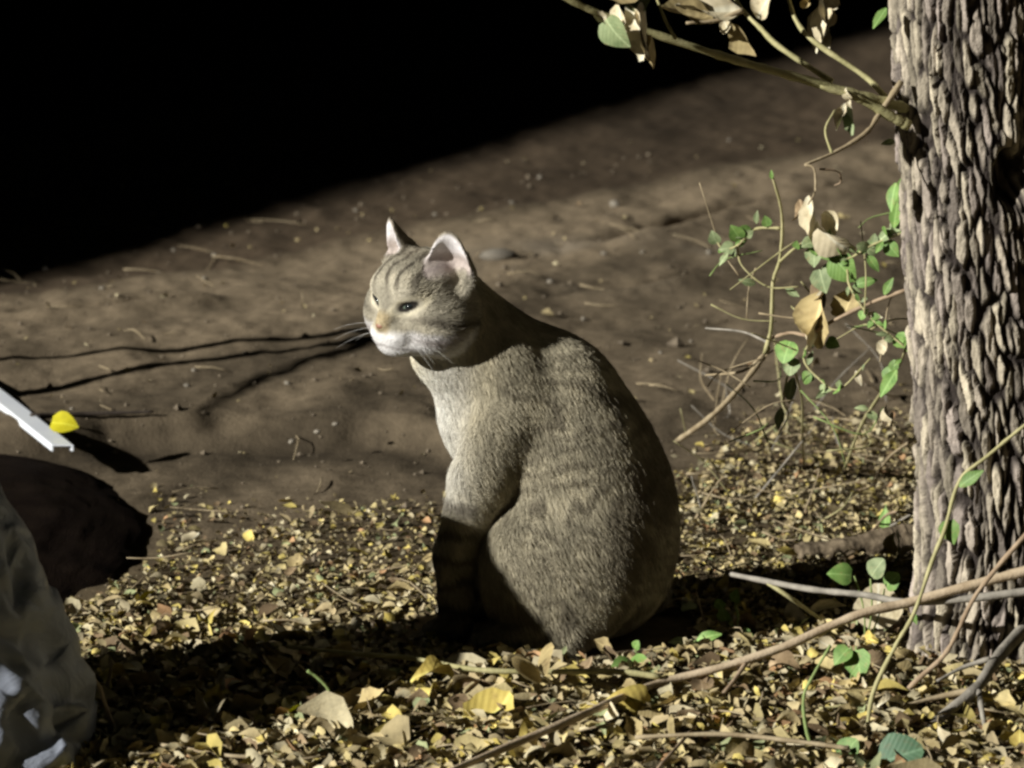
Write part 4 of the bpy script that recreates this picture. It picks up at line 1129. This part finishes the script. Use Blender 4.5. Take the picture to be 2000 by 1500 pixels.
def blob(name, centre, rx, ry, h, topr, crease, mat, squash=2.4, lean=(0, 0), seed=1, na=150, nh=90):
    th = np.linspace(0, 2 * math.pi, na, endpoint=False); t = np.linspace(0, 1, nh)
    TH, T = np.meshgrid(th, t)
    e = 2 / squash
    c, s = np.cos(TH), np.sin(TH)
    sx = np.sign(c) * np.abs(c) ** e; sy = np.sign(s) * np.abs(s) ** e
    prof = np.sqrt(np.clip(1 - (T * 0.999) ** 2.2, 0, 1)) * (0.95 + 0.05 * sstep(0, 0.1, T))
    x = rx * sx * prof + lean[0] * T ** 1.3; y = ry * sy * prof + lean[1] * T ** 1.3; z = h * T
    f = crease * (ridged(x * 9 + 3, y * 9, z * 5, seed) - 0.4) + crease * 0.35 * (ridged(x * 26, y * 26, z * 14, seed + 9, 3) - 0.4)
    x = x + f * sx * sstep(1.0, 0.95, T); y = y + f * sy * sstep(1.0, 0.95, T); z = z + 0.4 * f * sstep(0.02, 0.1, T)
    V = np.stack([x, y, z], -1).reshape(-1, 3)
    idx = np.arange(nh * na).reshape(nh, na)
    F = np.stack([idx[:-1], np.roll(idx[:-1], -1, 1), np.roll(idx[1:], -1, 1), idx[1:]], -1).reshape(-1, 4)
    me = mesh_from(name, V, F)
    return obj(name, me, M[mat], None, centre)
bc = drop(30, 1440)
def crumpled_bag(centre, rx, ry, h, topr, seed):
    """a filled plastic bag: coarse facets with sharp folds, then softened"""
    rg = np.random.default_rng(seed)
    na, nh = 46, 27
    V = []
    for j in range(nh):
        t = j / (nh - 1)
        pr = (1 - (1 - topr) * t ** 1.0) * (0.94 + 0.06 * min(1, t * 8)) * (1 if j < nh - 1 else 0.3)
        for i in range(na):
            a = 2 * math.pi * (i + 0.5 * (j % 2)) / na
            c, q = math.cos(a), math.sin(a)
            c = math.copysign(abs(c) ** 0.75, c); q = math.copysign(abs(q) ** 0.75, q)
            k = 1 + rg.normal(0, 0.030) + 0.05 * math.sin(3 * a + 5 * t + seed) + 0.03 * math.sin(9 * a + 2 * t)
            V.append((rx * c * pr * k - 0.0 * t, ry * q * pr * k + 0.10 * t, h * t + (rg.normal(0, 0.007) if 0 < j else 0)))
    F = []
    for j in range(nh - 1):
        for i in range(na):
            i2 = (i + 1) % na
            a, b_, c, d = j * na + i, j * na + i2, (j + 1) * na + i2, (j + 1) * na + i
            F += [(a, b_, c), (a, c, d)] if rg.random() < 0.5 else [(a, b_, d), (b_, c, d)]
    F.append(tuple((nh - 1) * na + i for i in range(na)))
    o = obj('plastic_bag', mesh_from('plastic_bag', V, F, True), M['grey_plastic'], None, centre)
    md = o.modifiers.new('soften', 'SUBSURF'); md.levels = md.render_levels = 1
    for e in o.data.edges: pass
    cr_ = o.data.attributes.new('crease_edge', 'FLOAT', 'EDGE')
    cr_.data.foreach_set('value', np.where(rg.random(len(o.data.edges)) < 0.35, 0.75, 0.0).astype(np.float32))
    return o
bag = crumpled_bag((-0.650, -0.400, gz(-0.6, -0.31) - 0.004), 0.262, 0.160, 0.415, 0.24, 5)
tag(bag, 'crumpled dark grey plastic bag standing on the leaf litter', 'bag')
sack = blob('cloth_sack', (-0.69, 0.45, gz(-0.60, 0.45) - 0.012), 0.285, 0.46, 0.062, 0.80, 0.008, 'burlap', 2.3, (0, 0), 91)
tag(sack, 'flat empty dark brown cloth sack lying behind the grey plastic bag', 'sack')
pa, pb = drop(122, 880), drop(-330, 566)
pd = (pb - pa); pd[2] = 0; L = np.linalg.norm(pd); pd /= L
strip_z = max(gz(*(pa + pd * t)[:2]) for t in np.linspace(0, 0.3, 30)) - 0.006
strip = empty('plastic_channel', (float(pa[0]), float(pa[1]), strip_z))
tag(strip, 'white plastic channel strip lying on the bare soil', 'plastic strip')
def channel_mesh():
    """U-shaped strip, open side down, end cut at a slant"""
    w, h, t = 0.012, 0.008, 0.0018
    prof = [(-w, 0), (-w, h - 0.001), (-w + 0.001, h), (w - 0.001, h), (w, h - 0.001), (w, 0), (w - t, 0), (w - t, h - t), (-w + t, h - t), (-w + t, 0)]
    side = np.array([pd[1], -pd[0], 0])
    n = 24; V = []; F = []; k = len(prof)
    for i in range(n + 1):
        q = i / n
        for (a, b_) in prof:
            cut = (pd[0] / pd[1]) * a * (1 - q)
            V.append(pd * (L * q + cut) + side * a + np.array([0, 0, b_ + 0.0006 * math.sin(9 * q)]))
    for i in range(n):
        for j in range(k):
            j2 = (j + 1) % k
            F.append((i * k + j, i * k + j2, (i + 1) * k + j2, (i + 1) * k + j))
    F.append(tuple(range(k - 1, -1, -1))); F.append(tuple(n * k + j for j in range(k)))
    return mesh_from('channel_wall', V, F, False)
obj('channel_wall', channel_mesh(), M['white_plastic'], strip)

# ------------------------------------------------------------------ fallen branches and twigs in front
def ground_thing(name, label, cat, px, py):
    p = drop(px, py); o = empty(name, p); tag(o, label, cat)
    return o, p
def lift_path(pts, lifts, ys=None):
    """points read off the photograph, each standing at a given height over the litter"""
    out = []
    for (px, py), l in zip(pts, lifts):
        if isinstance(l, tuple):                                       # at this depth instead
            out.append(at(px, py, l[0])); continue
        p = drop(px, py)
        for _ in range(3):
            p = onground(px, py, gz(p[0], p[1]) + l)
        out.append(p)
    return out
def branch_thing(name, label, cat, paths):
    first = lift_path(paths[0][0], paths[0][1])
    root = first[0].copy()
    e = empty(name, root); tag(e, label, cat)
    main = None
    for i, (pts, lifts, r0, r1, mat) in enumerate(paths):
        P_ = lift_path(pts, lifts)
        s = stem('stem' if i == 0 else 'twig', e if i == 0 else main, root, P_, r0, r1, mat, 5, 8, 0.1)
        if main is None: main = s
    return e, root, main
A, Ar, Am = branch_thing('fallen_branch', 'long bare pale brown fallen branch lying across the litter to the trunk', 'branch', [
    ([(860, 1515), (1000, 1455), (1130, 1400), (1270, 1340), (1410, 1303), (1530, 1264), (1610, 1228), (1690, 1196), (1770, 1178), (1890, 1145), (2000, 1116), (2120, 1085)],
     [0.034, 0.034, 0.034, (-0.215,), (-0.19,), (-0.175,), (-0.16,), (-0.15,), (-0.14,), (-0.135,), (-0.13,), (-0.13,)], 0.0038, 0.0054, 'pale_stem'),
    ([(1458, 1294), (1425, 1340), (1382, 1390), (1330, 1450), (1285, 1500)], [(-0.185,), (-0.22,), (-0.26,), 0.03, 0.028], 0.0026, 0.0016, 'brown_stem')])
Bq, Br, Bm = branch_thing('fallen_branch', 'thin grey green stick with forked tip lying beside the trunk', 'branch', [
    ([(1420, 1120), (1490, 1134), (1590, 1152), (1690, 1162), (1770, 1176), (1880, 1170), (2000, 1156), (2100, 1145)], [(0.03,), (0.0,), (-0.04,), (-0.08,), (-0.12,), (-0.135,), (-0.14,), (-0.14,)], 0.0028, 0.0044, 'grey_stem'),
    ([(1500, 1138), (1550, 1172), (1604, 1210)], [(-0.005,), (-0.01,), 0.02], 0.0026, 0.0020, 'olive_stem'),
    ([(1422, 1120), (1400, 1112), (1385, 1100)], [(0.03,), (0.04,), (0.05,)], 0.0016, 0.001, 'grey_stem')])
Cq = branch_thing('fallen_branch', 'slim tan twig lying at the feet of the cat', 'branch', [
    ([(560, 1262), (700, 1278), (800, 1285), (930, 1308), (1060, 1312), (1200, 1312), (1290, 1322)], [0.026, 0.028, 0.030, 0.030, 0.028, 0.026, 0.024], 0.0022, 0.0032, 'olive_stem')])
Gq = branch_thing('fallen_branch', 'thick grey dead branch leaning against the root of the tree', 'branch', [
    ([(1770, 1475), (1830, 1408), (1906, 1346), (1945, 1290), (2000, 1228), (2080, 1150)], [0.008, 0.012, 0.03, 0.04, 0.05, 0.07], 0.0040, 0.0085, 'grey_stem'),
    ([(1906, 1346), (1830, 1362), (1754, 1382)], [0.03, 0.02, 0.012], 0.0034, 0.0018, 'tan_stem'),
    ([(1935, 1286), (1880, 1304), (1830, 1330)], [0.04, 0.03, 0.02], 0.0030, 0.0014, 'grey_stem'),
    ([(1912, 1350), (1920, 1400), (1930, 1450)], [0.03, 0.018, 0.01], 0.0034, 0.002, 'grey_stem')])
Kq = branch_thing('fallen_branch', 'straight straw coloured stalk half buried in the front litter', 'branch', [
    ([(1240, 1440), (1410, 1434), (1554, 1448), (1660, 1462)], [0.03, 0.032, 0.032, 0.03], 0.0022, 0.0024, 'tan_stem')])
Lq = branch_thing('fallen_branch', 'short curved straw stalk below the green seedling pair', 'branch', [
    ([(1600, 1384), (1650, 1378), (1700, 1374)], [0.016, 0.018, 0.016], 0.0016, 0.0012, 'olive_stem')])
Nq = branch_thing('fallen_branch', 'long pale stalk lying in the litter below the bag shadow', 'branch', [
    ([(230, 1440), (360, 1462), (480, 1478), (640, 1470)], [0.016, 0.016, 0.016, 0.016], 0.0022, 0.0014, 'tan_stem')])
lp = lift_path([(1560, 1084), (1640, 1072), (1720, 1066), (1800, 1056), (1900, 1044)], [0.008, 0.010, 0.010, 0.010, 0.010])
Vg, Fg = tube([p - lp[0] for p in lp], 0.013, 0.024, 22, 26, 0.03)
cen = np.repeat(smooth_path([p - lp[0] for p in lp], 22), 26, 0)
dirn = Vg - cen; dirn /= np.linalg.norm(dirn, axis=1)[:, None]
Vg = Vg + dirn * (0.0075 * (ridged(Vg[:, 0] * 18, Vg[:, 1] * 60, Vg[:, 2] * 60, 601, 4) - 0.5) + 0.006 * fbm(Vg[:, 0] * 30, Vg[:, 1] * 30, Vg[:, 2] * 30, 3, 607))[:, None]
log = obj('log', mesh_from('log', Vg, Fg), M['rot_wood'], None, lp[0])
tag(log, 'rotten dark ridged log lying in the litter beside the trunk', 'log')
# upright stalks in front of the trunk
def stalk_thing(label, pts, base_px, r0, r1, mat, dy=0.0, leaves=(), name='woody_stalk', cat='stalk'):
    b0 = drop(*base_px); e = empty(name, b0); tag(e, label, cat)
    P_ = [b0] + [at(px, py, b0[1] + dy * (i + 1) / len(pts)) for i, (px, py) in enumerate(pts)]
    s = stem('stem', e, b0, P_, r0, r1, mat)
    for (px, py, k, m_, al, sz) in leaves:
        put_leaf(s, None, b0, k, m_, at(px, py, b0[1] + dy * 0.7 - 0.003), al, (-0.5, -0.8, 0.3), sz)
    return e
stalk_thing('tall olive stalk with two green leaves crossing the trunk bark', [(1706, 1352), (1750, 1260), (1786, 1196), (1822, 1092), (1846, 1032), (1874, 940), (1930, 890), (2000, 832), (2080, 770)], (1690, 1450), 0.0024, 0.0019, 'olive_stem', 0.06,
            [(1868, 955, ('slim', 1), 'green_leaf', (0.6, -0.2, 0.5), 0.034), (1852, 1010, ('heart', 1), 'green_leaf', (0.2, -0.2, -1), 0.028), (1784, 1190, ('slim', 0), 'green_leaf', (0.2, -0.3, -1), 0.016)])
stalk_thing('thin brown stalk slanting up over the lower trunk', [(1800, 1320), (1850, 1272), (1898, 1176), (1938, 1120), (2000, 1048), (2060, 980)], (1745, 1372), 0.0026, 0.0024, 'brown_stem', -0.02)
stalk_thing('thin arching twig rooted at the log and crossing the bark', [(1746, 1000), (1842, 1016), (1938, 1008), (2000, 964), (2060, 920)], (1700, 1040), 0.0014, 0.0018, 'brown_stem', -0.60)
stalk_thing('bent pale green stalk under the seedling pair in front litter', [(1574, 1420), (1570, 1360), (1590, 1316), (1622, 1260)], (1592, 1482), 0.0020, 0.0014, 'green_stem', 0.03)
stalk_thing('short pale forked twig standing beside the grey plastic bag', [(215, 1405), (203, 1370), (190, 1335), (160, 1310)], (228, 1440), 0.0024, 0.0022, 'pale_stem', 0.0)
stalk_thing('short pale twig prong rising past the bag corner', [(206, 1352), (214, 1320), (218, 1290)], (203, 1372), 0.0022, 0.0018, 'tan_stem', 0.0)
stalk_thing('thin bent green sprout standing in the bag shadow', [(655, 1380), (640, 1345), (618, 1322), (600, 1310)], (660, 1405), 0.0014, 0.0018, 'green_stem', 0.0)
stalk_thing('thin dry grass stem rising from the cat shadow', [(1372, 1205), (1360, 1155)], (1385, 1240), 0.0010, 0.0007, 'tan_stem', 0.0)
# seedlings
def seedling(label, base_px, parts):
    b0 = drop(*base_px); e = empty('seedling', b0); tag(e, label, 'seedling')
    for (px, py, dy, k, m_, al, no, sz) in parts:
        tip = at(px, py, b0[1] + dy)
        stem('stem', e, b0, [b0 - np.array([0, 0, 0.004]), (b0 + tip) / 2 + np.array([0.004, -0.004, 0.004]), tip], 0.0013, 0.0009, 'green_stem', 3, 5)
        put_leaf(e, None, b0, k, m_, tip, al, no, sz)
NRM = (-0.45, -0.75, 0.45)
seedling('seedling with three round green leaves in front of the log', (1690, 1262), [
    (1668, 1125, 0.0, ('heart', 0), 'green_leaf', (-1, -0.2, 0.15), NRM, 0.030), (1700, 1130, -0.01, ('round', 0), 'dull_green_leaf', (0.35, -0.1, 0.6), NRM, 0.026), (1728, 1150, 0.0, ('round', 1), 'green_leaf', (0.4, -0.2, 0.5), NRM, 0.024)])
seedling('seedling with two drooping pointed leaves below the brown branch', (1655, 1345), [
    (1662, 1262, -0.01, ('heart', 1), 'green_leaf', (-0.7, -0.3, -0.7), NRM, 0.026), (1672, 1262, -0.01, ('heart', 2), 'green_leaf', (0.15, -0.4, -1), NRM, 0.036)])
seedling('seedling of one upright round bright green leaf in front litter', (1650, 1500), [(1640, 1488, 0.0, ('round', 2), 'green_leaf', (0.5, -0.1, 0.75), NRM, 0.029)])
seedling('seedling with one broad dark bluish green leaf in front litter', (1745, 1515), [(1710, 1495, 0.0, ('round', 0), 'deep_green_leaf', (1, -0.2, 0.45), (-0.3, -0.8, 0.5), 0.050)])
seedling('leafy green weed sprig in the shadow edge of the cat', (1432, 1250), [
    (1420, 1215, 0.0, ('heart', 0), 'green_leaf', (-0.3, -0.2, 0.9), NRM, 0.020), (1436, 1180, 0.0, ('heart', 1), 'green_leaf', (0.1, -0.2, 1), NRM, 0.018), (1412, 1190, 0.005, ('round', 1), 'green_leaf', (-0.4, -0.2, 0.7), NRM, 0.014),
    (1440, 1235, -0.01, ('heart', 2), 'green_leaf', (0.8, -0.3, -0.3), NRM, 0.020)])
seedling('low weed with narrow leaves beside the rump of the cat', (1345, 1262), [
    (1355, 1254, -0.01, ('slim', 0), 'green_leaf', (0.9, -0.2, 0.35), NRM, 0.032), (1350, 1255, 0, ('slim', 1), 'dull_green_leaf', (-0.9, -0.3, 0.1), NRM, 0.026)])
seedling('small bright weed with two leaves touching the haunch of the cat', (1235, 1305), [
    (1240, 1270, -0.01, ('round', 0), 'green_leaf', (0.2, -0.2, 0.7), NRM, 0.012), (1225, 1296, -0.02, ('heart', 1), 'green_leaf', (0.9, -0.5, 0.1), (-0.3, -0.5, 0.8), 0.028), (1236, 1298, -0.02, ('heart', 0), 'green_leaf', (-0.9, -0.5, 0.1), (-0.3, -0.5, 0.8), 0.026)])
seedling('single green leaf on a short stem beside the log', (1722, 1060), [(1730, 985, 0, ('slim', 1), 'green_leaf', (0.0, -0.2, -1), NRM, 0.036)])
seedling('folded yellow dying leaf on a short stem beside the log', (1745, 1110), [(1752, 1035, 0, ('dry', 1), 'yellow_leaf', (-0.15, -0.2, -1), NRM, 0.034)])

# ------------------------------------------------------------------ dry shrub standing left of the picture: its thin stems throw the long dark lines over the soil
sb = np.array([-0.92, 0.36, 0.0]); sb[2] = gz(sb[0], sb[1])
shrub = empty('dry_shrub', sb)
tag(shrub, 'leafless dry shrub of thin dark stems beside the brown sack', 'shrub')
hd2 = LDIR[:2] / np.linalg.norm(LDIR[:2])
def shadow_stem(pts, xs, r0, r1, upright=False):
    out = []
    for (px, py), x in zip(pts, xs):
        g = drop(px, py)
        s = (g[0] - x) / hd2[0]
        out.append(np.array([g[0] - hd2[0] * s, g[1] - hd2[1] * s, g[2] + s * math.tan(SUN_EL)]))
    d = (out[0] - out[1]) / np.linalg.norm(out[0] - out[1])
    base = out[0] + d * max(0.03, (out[0][2] + 0.02) / max(-d[2], 0.2))
    if upright: base = np.array([out[0][0] - 0.02, out[0][1], -0.02])
    top = out[-1] + (out[-1] - out[-2]) * 0.6
    out.append(top)
    return stem('stem', shrub, sb, [base] + out, r0, r1, 'dark_stem', 5, 6)
def shadow_branch(pts, xs, r0, r1):
    """a side branch that forks off near the top of the second stem"""
    out = []
    for (px, py), x in zip(pts, xs):
        g = drop(px, py); q = (g[0] - x) / hd2[0]
        out.append(np.array([g[0] - hd2[0] * q, g[1] - hd2[1] * q, g[2] + q * math.tan(SUN_EL)]))
    return stem('side_branch', shrub, sb, out, r0, r1, 'dark_stem', 5, 6)
shadow_stem([(0, 702), (200, 686), (450, 668), (720, 648), (900, 640)], [-0.95, -0.95, -0.96, -0.97, -0.98], 0.0080, 0.0130)
shadow_stem([(0, 770), (180, 740), (300, 714), (500, 690), (720, 660)], [-0.95, -0.96, -0.97, -0.99, -1.0], 0.0130, 0.0110)
shadow_branch([(730, 656), (690, 680), (580, 712), (480, 756), (400, 798), (350, 820)], [-1.0, -1.02, -1.1, -1.2, -1.3, -1.33], 0.0100, 0.0045)
branch_thing('fallen_branch', 'thin black stick laid in place of a shadow line behind the yellow leaf', 'branch', [
    ([(60, 812), (150, 809), (240, 806), (300, 804)], [0.003, 0.003, 0.003, 0.003], 0.0032, 0.0016, 'dark_stem')])  # dark stick standing in for a thin shadow across the soil
# dry stems standing in the litter between the cat and the trunk
for i in range(34):
    px, py = rng.uniform(1320, 1790), rng.uniform(760, 1060)
    b0 = drop(px, py)
    if inside_things(b0[0], b0[1]): continue
    L = rng.uniform(0.03, 0.12); a = rng.uniform(0, 6.3); el = rng.uniform(0.1, 1.1)
    d = np.array([math.cos(a) * math.cos(el), math.sin(a) * math.cos(el), math.sin(el)])
    e = stem('dry_stalk', None, b0, [b0 - d * 0.004, b0 + d * L * 0.5 + rng.normal(0, 0.008, 3), b0 + d * L + rng.normal(0, 0.010, 3)], rng.uniform(0.0009, 0.0017), 0.0006, ['tan_stem', 'olive_stem', 'grey_stem'][i % 3], 4, 5)
    e.location = b0
    tag(e, 'thin dry stalk poking out of the litter between cat and trunk', 'stalk', 'dry stalks between the cat and the trunk')
